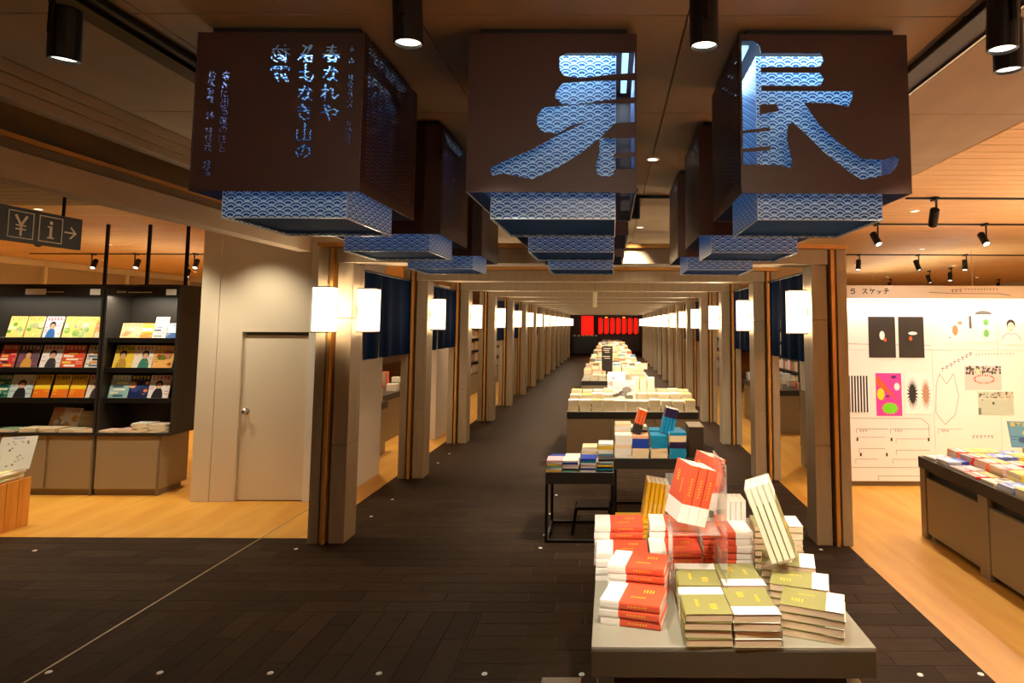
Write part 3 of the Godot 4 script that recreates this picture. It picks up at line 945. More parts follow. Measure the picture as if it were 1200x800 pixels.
# ---------------------------------------------------------------- books
# A lying book: spine along x on its +z side, thickness up. Parts: cover (boards and rounded spine), page block, paper band, title.
func c_section(x0: float, x1: float, w: float, t: float, b: float, grow: float) -> Mesh:
	var st := start()
	var hw := w / 2 + grow
	var r := minf(t * 0.3, 0.008)
	var y0 := -grow
	var y1 := t + grow
	var back := -w / 2 if grow == 0.0 else -w / 2 - 0.0005
	var outer := [Vector2(back, y0), Vector2(hw - r, y0), Vector2(hw - r * 0.3, y0 + r * 0.3), Vector2(hw, y0 + r), Vector2(hw, y1 - r), Vector2(hw - r * 0.3, y1 - r * 0.3), Vector2(hw - r, y1), Vector2(back, y1)]
	var inner := [Vector2(back, y0 + b), Vector2(hw - b, y0 + b), Vector2(hw - b, y1 - b), Vector2(back, y1 - b)]
	for i in outer.size() - 1:
		var p: Vector2 = outer[i]
		var q: Vector2 = outer[i + 1]
		var n := Vector2(q.y - p.y, -(q.x - p.x)).normalized()
		quad(st, Vector3(x0, p.y, p.x), Vector3(x1, p.y, p.x), Vector3(x1, q.y, q.x), Vector3(x0, q.y, q.x), Vector3(0, n.y, n.x))
	for i in 3:
		var p: Vector2 = inner[i]
		var q: Vector2 = inner[i + 1]
		var n := -Vector2(q.y - p.y, -(q.x - p.x)).normalized()
		quad(st, Vector3(x0, p.y, p.x), Vector3(x1, p.y, p.x), Vector3(x1, q.y, q.x), Vector3(x0, q.y, q.x), Vector3(0, n.y, n.x))
	for e in [[0, 0, 1, 7], [1, 1, 6, 2]]:
		pass
	# ends and fore edges of the boards
	for xs in [[x0, -1.0], [x1, 1.0]]:
		var n := Vector3(xs[1], 0, 0)
		var f := func(v: Vector2) -> Vector3: return Vector3(xs[0], v.y, v.x)
		quad(st, f.call(outer[0]), f.call(outer[1]), f.call(Vector2(hw - r, y0 + b)), f.call(inner[0]), n)
		quad(st, f.call(outer[7]), f.call(outer[6]), f.call(Vector2(hw - r, y1 - b)), f.call(inner[3]), n)
		quad(st, f.call(outer[3]), f.call(outer[4]), f.call(Vector2(hw - b, y1 - r)), f.call(Vector2(hw - b, y0 + r)), n)
		quad(st, f.call(outer[1]), f.call(outer[3]), f.call(Vector2(hw - b, y0 + r)), f.call(Vector2(hw - r, y0 + b)), n)
		quad(st, f.call(outer[6]), f.call(outer[4]), f.call(Vector2(hw - b, y1 - r)), f.call(Vector2(hw - r, y1 - b)), n)
	quad(st, Vector3(x0, y0, back), Vector3(x1, y0, back), Vector3(x1, y0 + b, back), Vector3(x0, y0 + b, back), Vector3(0, 0, -1))
	quad(st, Vector3(x0, y1, back), Vector3(x1, y1, back), Vector3(x1, y1 - b, back), Vector3(x0, y1 - b, back), Vector3(0, 0, -1))
	return st.commit()

var book_kinds := {}
func book_kind(called: String, cover: Material, l: float, w: float, t: float, band: float, band_mat: Material, pages: Material, title: Material) -> void:
	var root := Node3D.new()
	part(root, "cover", c_section(-l / 2, l / 2, w, t, 0.0018, 0.0), cover)
	part(root, "page_block", bx(Vector3(l - 0.003, t - 0.0038, w - 0.004)), pages, Vector3(0, t / 2, -0.0003))
	if band > 0.0:
		part(root, "paper_band", c_section(-l / 2 - 0.0004, -l / 2 + band, w, t, 0.0012, 0.0012), band_mat)
	elif band < 0.0:
		part(root, "paper_band", c_section(l / 2 + band, l / 2 + 0.0004, w, t, 0.0012, 0.0012), band_mat)
	if title:
		var st := start()
		var o := 0.12 * l if band > 0 else -0.18 * l
		for k in 7:
			var x := o + (k - 3) * 0.013
			put_box(st, Vector3(x, t * 0.5, w / 2 + 0.0004), Vector3(0.008, 0.0022, 0.0012))
			put_box(st, Vector3(x + 0.001 * (k % 3), t * 0.5, w / 2 + 0.0004), Vector3(0.002, t * 0.3, 0.0012))
		for k in 6:   # on the upper board
			var x := o + (k - 3) * 0.012
			put_box(st, Vector3(x, t + 0.0003, w * 0.18), Vector3(0.009, 0.001, 0.004))
			put_box(st, Vector3(x, t + 0.0003, w * 0.18), Vector3(0.003, 0.001, 0.016))
		for k in 4:
			put_box(st, Vector3(o + 0.01 + k * 0.014, t + 0.0003, -w * 0.16), Vector3(0.006, 0.001, 0.03))
		var ti := part(root, "title", st.commit(), title)
		ti.set_meta("kind", "stuff")
	book_kinds[called] = root

func book(kind: String, tr: Transform3D, label: String, group: String) -> void:
	var o: Node3D = book_kinds[kind].duplicate()
	o.name = numbered("book")
	add_child(o)
	o.transform = tr
	tag(o, label, "book", group)

func pile(kind: String, t: float, x: float, d: float, yaw: float, n: int, what: String, where: String, group: String, y0 := 0.8015, lean := 0.0035) -> void:
	for i in n:
		var rank: String = "top" if i == n - 1 else ("bottom" if i == 0 else ORD[n - 1 - i])
		var j := Vector3(rng.randf_range(-lean, lean), 0, rng.randf_range(-lean, lean))
		book(kind, Transform3D(Basis(Vector3.UP, deg_to_rad(yaw + rng.randf_range(-1.5, 1.5))), Vector3(x, y0 + i * (t + 0.0026), -d) + j), "%s, %s in pile %s" % [what, rank, where], group)

# books standing on end, spines towards +z, side by side along x; leaning sideways by lean degrees (top to -x when positive)
func standing(kind: String, t: float, l: float, at: Vector3, yaw: float, lean: float, n: int, what: String, where: String, group: String, flip := false) -> void:
	var up := (Basis(Vector3.UP, PI) if flip else Basis.IDENTITY) * Basis(Vector3.BACK, PI / 2)   # spine axis x becomes y
	var rot := Basis(Vector3.UP, deg_to_rad(yaw)) * Basis(Vector3.BACK, deg_to_rad(lean))
	for i in n:
		var off := Vector3((i + (0 if flip else 1)) * (t + 0.0026), l / 2, 0)
		book(kind, Transform3D(rot * up, at + rot * off), "%s, %s in row %s" % [what, ORD[i], where], group)

# a small book seen from afar: one box, spine towards the aisle end, page edges on the other sides
func plain_book_mesh(l: float, w: float, t: float, c: Color, pages: Color, spine_front: bool) -> Mesh:
	var key := "pb%.3f%.3f%.3f%s%s%s" % [l, w, t, c.to_html(), pages.to_html(), spine_front]
	if mesh_cache.has(key):
		return mesh_cache[key]
	var st := start()
	var x := l / 2
	var z := w / 2
	var cl := c.srgb_to_linear()
	var pl := pages.srgb_to_linear()
	var v := func(a: float, b: float, e: float) -> Vector3: return Vector3(a * x, b * t, e * z)
	quad(st, v.call(-1, 1, -1), v.call(1, 1, -1), v.call(1, 1, 1), v.call(-1, 1, 1), Vector3.UP, [], cl)
	quad(st, v.call(-1, 0, -1), v.call(1, 0, -1), v.call(1, 0, 1), v.call(-1, 0, 1), Vector3.DOWN, [], cl)
	quad(st, v.call(-1, 0, 1), v.call(1, 0, 1), v.call(1, 1, 1), v.call(-1, 1, 1), Vector3.BACK, [], cl if spine_front else pl)
	quad(st, v.call(-1, 0, -1), v.call(1, 0, -1), v.call(1, 1, -1), v.call(-1, 1, -1), Vector3.FORWARD, [], pl if spine_front else cl)
	for s in [-1.0, 1.0]:
		quad(st, v.call(s, 0, -1), v.call(s, 0, 1), v.call(s, 1, 1), v.call(s, 1, -1), Vector3(s, 0, 0), [], pl)
	mesh_cache[key] = st.commit()
	return mesh_cache[key]

func small_pile(called: String, x: float, y0: float, d: float, l: float, w: float, ts: Array, cols: Array, what: String, where: String, group: String, spine_front := true, yaw := 0.0) -> float:
	var y := y0
	for i in ts.size():
		var n := ts.size()
		var rank: String = "only book" if n == 1 else ("top" if i == n - 1 else ("bottom" if i == 0 else ORD[n - 1 - i]))
		var o := part(self, numbered(called), plain_book_mesh(l, w, ts[i], cols[i % cols.size()], srgb(236, 222, 190), spine_front), M.printed_board, Vector3(x + rng.randf_range(-0.004, 0.004), y, -d), Vector3(0, yaw + rng.randf_range(-2, 2), 0))
		tag(o, "%s, %s in pile %s" % [what, rank, where], "book", group)
		y += ts[i] + 0.0008
	return y

func magazine(at: Vector3, w: float, h: float, lean: float, yaw: float, cm: Material, label: String, group: String, thick := 0.008) -> void:
	# stands on its foot, leaning back; cover to +z
	var o := thing("magazine", label, "magazine", at, group)
	o.rotation_degrees = Vector3(-lean, yaw, 0)
	part(o, "page_block", bx(Vector3(w - 0.002, h - 0.002, thick)), M.paper, Vector3(0, h / 2, -thick / 2))
	var st := start()
	quad(st, Vector3(-w / 2, 0, 0.0008), Vector3(w / 2, 0, 0.0008), Vector3(w / 2, h, 0.0008), Vector3(-w / 2, h, 0.0008), Vector3.BACK)
	quad(st, Vector3(-w / 2, 0, 0.0008), Vector3(-w / 2, 0, -thick - 0.0008), Vector3(-w / 2, h, -thick - 0.0008), Vector3(-w / 2, h, 0.0008), Vector3.LEFT, [Vector2(0, 1), Vector2(0.04, 1), Vector2(0.04, 0), Vector2(0, 0)])
	quad(st, Vector3(-w / 2, 0, -thick - 0.0008), Vector3(w / 2, 0, -thick - 0.0008), Vector3(w / 2, h, -thick - 0.0008), Vector3(-w / 2, h, -thick - 0.0008), Vector3.FORWARD)
	part(o, "cover", st.commit(), cm)

func flat_magazine(at: Vector3, w: float, l: float, yaw: float, cm: Material, label: String, group: String, thick := 0.012, called := "magazine") -> void:
	var o := thing(called, label, "magazine" if called == "magazine" else "book", at, group)
	o.rotation_degrees = Vector3(0, yaw, 0)
	part(o, "page_block", bx(Vector3(w - 0.002, thick, l - 0.002)), M.paper, Vector3(0, thick / 2, 0))
	var st := start()
	var y := thick + 0.0008
	quad(st, Vector3(-w / 2, y, l / 2), Vector3(w / 2, y, l / 2), Vector3(w / 2, y, -l / 2), Vector3(-w / 2, y, -l / 2), Vector3.UP)
	quad(st, Vector3(-w / 2, 0, l / 2), Vector3(-w / 2, 0, -l / 2), Vector3(-w / 2, y, -l / 2), Vector3(-w / 2, y, l / 2), Vector3.LEFT, [Vector2(0, 1), Vector2(0, 0), Vector2(0.05, 0), Vector2(0.05, 1)])
	part(o, "cover", st.commit(), cm)

# ---------------------------------------------------------------- the near table
func build_near_table() -> void:
	var t := thing("display_table", "grey topped display table piled with red and olive books", "table", Vector3(0.523, 0, -3.56))
	var b: Vector3 = t.position
	slab(t, "table_top", -0.076, 1.122, 0.785, 0.8, 2.70, 4.44, M.table_grey, 0.002, b)
	for q in [[-0.076, 1.122, 2.70, 2.72], [-0.076, 1.122, 4.42, 4.44], [-0.076, -0.056, 2.72, 4.42], [1.102, 1.122, 2.72, 4.42]]:
		slab(t, "apron", q[0], q[1], 0.675, 0.784, q[2], q[3], M.table_apron, 0.002, b)
	slab(t, "recessed_neck", 0.02, 1.03, 0.6, 0.784, 2.8, 4.34, M.table_apron, 0.0, b)
	slab(t, "base_cabinet", -0.055, 1.1, 0.04, 0.6, 2.73, 4.41, M.cabinet_grey, 0.004, b)
	slab(t, "plinth", -0.02, 1.07, 0.0, 0.04, 2.76, 4.36, M.cabinet_grey, 0.0, b)
	var R := "red book with white paper band"
	var O := "olive book with white paper band"
	var gr := "red books on the near display table"
	var go := "olive books on the near display table"
	book_kind("red", M.book_red, 0.275, 0.2, 0.034, 0.088, M.white_band, M.paper, M.title_yellow)
	book_kind("red_r", M.book_red, 0.275, 0.2, 0.034, -0.095, M.white_band, M.paper, M.title_yellow)
	book_kind("olive", M.book_olive, 0.265, 0.2, 0.031, 0.075, M.white_band, M.page_tan, M.title_yellow)
	book_kind("olive_tall", M.book_olive, 0.37, 0.2, 0.029, -0.09, M.white_band, M.paper, M.title_yellow)
	book_kind("white_tall", M.white_band, 0.36, 0.22, 0.034, -0.09, M.white_band, M.paper, null)
	book_kind("yellow", M.book_yellow, 0.25, 0.18, 0.026, 0.0, M.white_band, M.paper, M.title_white)
	book_kind("white", M.white_band, 0.25, 0.18, 0.03, 0.0, M.white_band, M.paper, null)
	pile("red", 0.034, 0.114, 2.955, -15, 3, R, "at the front, spines out", gr)
	pile("red", 0.034, 0.148, 3.172, -12, 5, R, "just behind the front red pile", gr)
	pile("red", 0.034, 0.064, 3.455, 0, 4, R, "by the aisle edge, lower", gr)
	pile("red", 0.034, 0.052, 3.665, 0, 6, R, "by the aisle edge, rearmost", gr)
	pile("red", 0.034, 0.355, 3.485, 0, 4, R, "below the clear stand", gr)
	pile("red", 0.034, 0.362, 3.685, 0, 6, R, "behind the clear stand", gr)
	pile("red_r", 0.034, 0.645, 3.56, 2, 6, "red book, white band at far end", "beside the clear stand", gr)
	pile("olive", 0.031, 0.42, 2.83, -90, 4, O, "at the front, bands rearward", go)
	pile("olive", 0.031, 0.626, 2.83, 90, 4, O, "at the front, bands forward", go)
	pile("olive", 0.031, 0.425, 3.115, -90, 4, O, "of second row beside red piles", go)
	pile("olive", 0.031, 0.635, 3.115, 90, 4, O, "of second row, farther from red", go)
	pile("olive", 0.031, 0.905, 2.848, 160, 4, O, "turned askew at the table corner", go)
	pile("olive", 0.031, 0.915, 3.07, 161, 4, O, "turned askew behind the corner pile", go)
	pile("olive", 0.031, 0.93, 3.32, 165, 4, O, "turned askew below the leaning row", go)
	pile("olive", 0.031, 0.945, 3.62, 175, 7, O, "behind the leaning row", go)
	pile("yellow", 0.026, 0.16, 4.08, 0, 4, "yellow book", "at the back", "yellow books on the near display table")
	standing("yellow", 0.026, 0.25, Vector3(0.2, 0.9, -4.12), 0, -9, 5, "yellow book on end", "at the table back", "yellow books on the near display table")
	standing("white", 0.03, 0.25, Vector3(0.68, 0.81, -4.0), 0, 0, 5, "white book on end", "at the table back", "white books on the near display table")
	pile("white", 0.03, 0.52, 4.2, 0, 8, "white book", "between the standing rows", "white books on the near display table")
	# the leaning row on its stand
	standing("olive_tall", 0.029, 0.37, Vector3(0.815, 0.985, -3.2), -14, 20, 4, "tall olive and white book leaning", "on the clear rest", "tall leaning books on the near display table", true)
	var e := thing("book_rest", "small clear acrylic rest under the tall leaning books", "book stand", Vector3(0.9, 0.935, -3.26))
	part(e, "tray", bx(Vector3(0.15, 0.005, 0.18), 0.001), M.clear_acrylic, Vector3(-0.02, 0.02, 0), Vector3(0, -28, 18))
	# clear stand with three red books shown on end
	var a := thing("acrylic_stand", "clear acrylic display stand holding red books on end", "book stand", Vector3(0.42, 0.8, -3.15))
	part(a, "side_sheet", bx(Vector3(0.005, 0.69, 0.36), 0.001), M.clear_acrylic, Vector3(0.125, 0.345, 0.02))
	part(a, "side_sheet", bx(Vector3(0.005, 0.34, 0.2), 0.001), M.clear_acrylic, Vector3(-0.11, 0.17, -0.085))
	part(a, "tray", bx(Vector3(0.25, 0.005, 0.2), 0.001), M.clear_acrylic, Vector3(-0.01, 0.34, 0.0))
	part(a, "back_leaf", bx(Vector3(0.25, 0.25, 0.005), 0.001), M.clear_acrylic, Vector3(-0.01, 0.46, -0.1))
	book_kind("red_up", M.book_red, 0.27, 0.19, 0.046, 0.085, M.white_band, M.paper, M.title_yellow)
	standing("red_up", 0.046, 0.27, Vector3(0.30, 1.21, -3.12), 14, -15, 3, "red book with white band shown on end", "in the clear acrylic stand", gr)
	standing("red_up", 0.046, 0.27, Vector3(0.44, 1.19, -3.42), 14, -15, 2, "red book with white band on end", "behind the clear acrylic stand", gr)

# ---------------------------------------------------------------- the two black framed low tables and their books
func framed_table(x0: float, x1: float, d0: float, d1: float, top: float, label: String) -> void:
	var b := Vector3((x0 + x1) / 2, 0, -(d0 + d1) / 2)
	var t := thing("low_table", label, "table", b)
	slab(t, "table_top", x0, x1, top - 0.115, top, d0, d1, M.black_case, 0.003, b)
	var k := 0.028
	for x in [x0, x1 - k]:
		for d in [d0, d1 - k]:
			slab(t, "leg", x, x + k, 0, top - 0.116, d, d + k, M.black_metal, 0.002, b)
		slab(t, "foot_rail", x, x + k, 0.0, k, d0 + k, d1 - k, M.black_metal, 0.002, b)
	for d in [d0, d1 - k]:
		slab(t, "foot_rail", x0 + k, x1 - k, 0.0, k, d, d + k, M.black_metal, 0.002, b)

func build_low_tables() -> void:
	framed_table(-0.645, 0.035, 6.25, 6.88, 0.682, "black framed low table with colourful thin books on top")
	framed_table(0.045, 0.93, 6.9, 7.6, 0.682, "black framed low table with blue and orange books on top")
	# step stool kept underneath
	var s := thing("step_stool", "black step stool stored under the low table", "stool", Vector3(-0.18, 0, -6.6))
	part(s, "seat", bx(Vector3(0.34, 0.03, 0.3), 0.004), M.black_metal, Vector3(0, 0.27, 0))
	for q in [[-0.17, 8.0], [0.17, -8.0]]:
		for z in [-0.12, 0.12]:
			part(s, "leg", bx(Vector3(0.03, 0.27, 0.03), 0.003), M.black_metal, Vector3(q[0] * 1.1, 0.137, z), Vector3(0, 0, -q[1]))
	part(s, "step", bx(Vector3(0.32, 0.025, 0.2), 0.003), M.black_metal, Vector3(0.03, 0.13, 0.02))
	var g := "books on the black framed low tables"
	var Y := srgb(242, 200, 40)
	var T := srgb(18, 140, 184)
	var N := srgb(34, 24, 64)
	var W := srgb(242, 238, 228)
	var B := srgb(30, 66, 170)
	var P := srgb(232, 196, 206)
	var K := srgb(36, 36, 44)
	var G := srgb(120, 190, 170)
	var OR := srgb(236, 92, 24)
	var CR := srgb(244, 220, 176)
	var front := [[-0.56, [Y, W, G, Y, W, P], "yellow and white thin book", "at the low table aisle corner"], [-0.4, [G, K, W, P, B, W], "mixed white and dark thin book", "second along the low table front"], [-0.22, [W, B, W, P, W, T, B], "white and blue thin book", "third along the low table front"], [-0.05, [K, T, K, Y, T, W, K], "dark and teal thin book", "at the low table inner corner"]]
	for f in front:
		var ts := []
		for k in f[1].size():
			ts.append(rng.randf_range(0.014, 0.022))
		small_pile("booklet", f[0], 0.682, 6.37, 0.155, 0.21, ts, f[1], f[2], f[3], g)
	var rear := [[-0.56, [W, P, W, B], "pale thin book", "behind the yellow pile"], [-0.4, [W, B, P, W], "white thin book", "behind the mixed pile"], [-0.22, [W, W, P, CR, CR, W, CR, W, CR], "cream thin book", "behind the white and blue pile"], [-0.05, [W, T, W, W, T, T, W, W, Y, Y, W], "white and teal thin book", "behind the dark and teal pile"]]
	for f in rear:
		var ts := []
		for k in f[1].size():
			ts.append(rng.randf_range(0.016, 0.024))
		small_pile("booklet", f[0], 0.682, 6.66, 0.155, 0.21, ts, f[1], f[2], f[3], g)
	# the other low table
	var second := [[0.145, [W, W, W, CR, W, W, W], "white page-edged book", "at the farther low table corner", true], [0.335, [CR, CR, CR, B, B, B, srgb(244, 190, 150)], "blue and cream book", "second along the farther low table", true], [0.545, [CR, CR, CR, T, T, T, T], "cream and teal book", "third along the farther low table", true], [0.745, [T, T, T, N, N, CR, CR, T], "teal and tan book", "fourth along the farther low table", true]]
	for f in second:
		var ts := []
		for k in f[1].size():
			ts.append(0.034)
		small_pile("book", f[0], 0.682, 7.03, 0.185, 0.22, ts, f[1], f[2], f[3], g, f[4])
	var back2 := [[0.145, [W, Y, CR, W, CR, OR, CR, W, CR], "orange and cream book", "behind the white page-edged pile"], [0.335, [W, CR, W, OR, CR, OR, K, W], "orange and black book", "behind the blue and cream pile"], [0.545, [T, T, N, T, T, T, T], "teal book", "behind the cream and teal pile"], [0.745, [N, N, T, N, N, T, T], "dark violet book", "behind the teal and tan pile"]]
	for f in back2:
		var ts := []
		for k in f[1].size():
			ts.append(0.035)
		small_pile("book", f[0], 0.682, 7.34, 0.185, 0.22, ts, f[1], f[2], f[3], g)
	# leaning display books
	book_kind("orange_up", M.book_orange, 0.27, 0.18, 0.03, 0.11, M.ink, M.paper, M.title_white)
	book_kind("teal_up", M.book_teal, 0.28, 0.18, 0.034, -0.1, M.book_navy, M.paper, null)
	standing("orange_up", 0.03, 0.27, Vector3(0.24, 0.95, -7.06), 0, -18, 3, "orange and black book leaning", "on the farther low table", g)
	standing("teal_up", 0.034, 0.28, Vector3(0.56, 0.95, -7.1), 0, -14, 4, "teal and violet book leaning", "on the farther low table", g)
	var bx2 := thing("display_box", "dark wooden display box at the end of the farther low table", "display box", Vector3(0.955, 0.682, -7.1))
	part(bx2, "body", bx(Vector3(0.16, 0.33, 0.34), 0.004), M.dark_counter, Vector3(0, 0.165, 0))
	part(bx2, "lid", bx(Vector3(0.17, 0.012, 0.35), 0.003), M.cabinet_grey, Vector3(0, 0.337, 0))
	slab(bx2, "support", 0.88, 1.03, 0, 0.681, 6.95, 7.26, M.dark_counter, 0.003, bx2.position)

# ---------------------------------------------------------------- the larger aisle tables
func island(x0: float, x1: float, d0: float, d1: float, top: float, label: String) -> void:
	var b := Vector3((x0 + x1) / 2, 0, -(d0 + d1) / 2)
	var t := thing("island_table", label, "table", b, "island tables along the aisle")
	slab(t, "table_top", x0, x1, top - 0.012, top, d0, d1, M.table_grey, 0.002, b)
	slab(t, "dark_band", x0 + 0.004, x1 - 0.004, top - 0.11, top - 0.013, d0 + 0.004, d1 - 0.004, M.black_case, 0.0, b)
	var n := 3
	for k in n:
		slab(t, "cabinet_panel", lerpf(x0, x1, float(k) / n) + 0.005, lerpf(x0, x1, float(k + 1) / n) - 0.005, 0.05, top - 0.112, d0 + 0.01, d1 - 0.01, M.cabinet_grey, 0.003, b)
	slab(t, "plinth", x0 + 0.05, x1 - 0.05, 0, 0.05, d0 + 0.05, d1 - 0.05, M.black_paint, 0.0, b)

func build_islands() -> void:
	island(-0.675, 1.36, 9.6, 12.2, 0.812, "grey island table of cream paperbacks, after the low black framed tables")
	var g := "cream paperbacks on the first island table"
	var tones := [srgb(246, 226, 170), srgb(250, 236, 196), srgb(240, 206, 120), srgb(246, 240, 222), srgb(236, 196, 96), srgb(244, 216, 170)]
	for r in 3:
		for k in 11:
			var x := -0.57 + k * 0.18
			var n: int = 3 if r == 0 else (4 if r == 1 else 3)
			var ts := []
			var cs := []
			for i in n:
				ts.append(rng.randf_range(0.046, 0.06) if r < 2 else rng.randf_range(0.07, 0.09))
				cs.append(tones[rng.randi() % tones.size()])
			if r == 1 and k == 4:
				cs[2] = srgb(84, 120, 196)
			small_pile("paperback", x, 0.812, 9.76 + r * 0.42, 0.165, 0.24, ts, cs, "cream paperback", "of rank %s, place %s" % [ORD[r], ORD[k]], g, false)
	# upright sheets and boxed sets in the middle
	var c1 := cover_mat(srgb(246, 240, 226), srgb(246, 240, 226), srgb(90, 80, 70), srgb(120, 110, 96), 1, 301)
	magazine(Vector3(0.22, 0.96, -10.0), 0.36, 0.3, 12, 0, c1, "white illustrated sheet standing in front on the first island table", "", 0.004)
	var c2 := cover_mat(srgb(248, 226, 220), srgb(248, 226, 220), srgb(214, 90, 90), srgb(190, 150, 140), 1, 302)
	magazine(Vector3(0.1, 1.05, -10.5), 0.3, 0.3, 10, 0, c2, "white sheet with red drawings standing on the first island table", "", 0.004)
	for k in 3:
		book_box(Vector3(0.42 + k * 0.13, 0.985, -10.57), Vector3(0.12, 0.27, 0.18), tones[(k + 1) % 4], "cream boxed set on the first island table, %s beside the red drawn sheet" % ORD[k])
	# tables further along
	var far := start()
	var rows := [[-0.70, 0.97, 14.8, 17.6], [-0.70, 0.95, 18.6, 22.0], [-0.72, 0.9, 23.2, 27.0], [-0.72, 0.9, 28.2, 32.2], [-0.72, 0.9, 33.4, 38.0], [-0.6, 0.9, 39.4, 43.0]]
	var left := 40
	var gg := "books on the second island table"
	for t in rows.size():
		var q: Array = rows[t]
		island(q[0], q[1], q[2], q[3], 0.812, "grey island table of mixed books, %s along the aisle" % ORD[t + 1])
		var d: float = q[2] + 0.14
		var rank := 0
		while d < q[3] - 0.1:
			var x: float = q[0] + 0.12
			var kk := 0
			while x < q[1] - 0.08:
				var hh := rng.randf_range(0.05, 0.16) + 0.05 * minf(rank, 3)
				var pal := [srgb(246, 232, 196), srgb(240, 206, 130), srgb(236, 226, 210), srgb(220, 190, 160), srgb(230, 120, 70), srgb(130, 160, 170), srgb(240, 236, 224), srgb(150, 120, 90), srgb(200, 210, 160)]
				var col: Color = pal[rng.randi() % pal.size()]
				if left > 0 and t == 0 and rank < 5:
					left -= 1
					small_pile("book", x, 0.812, d, 0.17, 0.23, [hh], [col], "thick book", "of rank %s, place %s, second island" % [ORD[rank], ORD[kk]], gg, false)
				else:
					put_box(far, Vector3(x, 0.812 + hh / 2, -d), Vector3(0.17, hh, 0.23), 0.0, col.srgb_to_linear())
				x += 0.19
				kk += 1
			d += 0.36
			rank += 1
	var fo := part(self, "distant_books", far.commit(), M.printed_board)
	fo.set_meta("kind", "stuff")
	tag(fo, "many small mixed books lying on the far island tables of the aisle", "books")
	# black notice board on the second island table
	var s := thing("notice_board", "tall narrow black notice board standing among the books", "notice board", Vector3(-0.087, 0.812, -15.4))
	part(s, "board", bx(Vector3(0.27, 0.72, 0.03), 0.003), M.sign_black, Vector3(0, 0.44, 0))
	part(s, "foot", bx(Vector3(0.27, 0.08, 0.16), 0.003), M.sign_black, Vector3(0, 0.04, 0))
	var st := start()
	for k in 5:
		put_box(st, Vector3(-0.02 * (k % 2), 0.74 - k * 0.045 - (0.06 if k > 2 else 0.0), 0.0165), Vector3(0.18 - 0.03 * (k % 3), 0.016, 0.002))
	var pr := part(s, "lettering", st.commit(), M.sign_print)
	pr.set_meta("kind", "stuff")
	book_box(Vector3(-0.32, 0.925, -15.0), Vector3(0.26, 0.13, 0.12), srgb(236, 100, 50), "orange box set beside the black notice board")
	book_box(Vector3(0.43, 0.96, -15.7), Vector3(0.12, 0.2, 0.03), srgb(40, 50, 130), "blue and white book standing behind the notice board")
	book_box(Vector3(0.85, 1.0, -16.0), Vector3(0.2, 0.16, 0.1), srgb(238, 140, 40), "orange box set at the poster side end of the second island table")

func book_box(at: Vector3, s: Vector3, c: Color, label: String) -> void:
	var o := thing("boxed_set", label, "book", at)
	var key := "box_" + c.to_html()
	if not M.has(key):
		mat(key, c, 0.55)
	part(o, "slipcase", bx(s, 0.002), M[key], Vector3(0, s.y / 2, 0))
	part(o, "page_block", bx(Vector3(s.x * 0.86, s.y * 0.9, 0.004)), M.paper, Vector3(0, s.y / 2, s.z / 2 + 0.001))

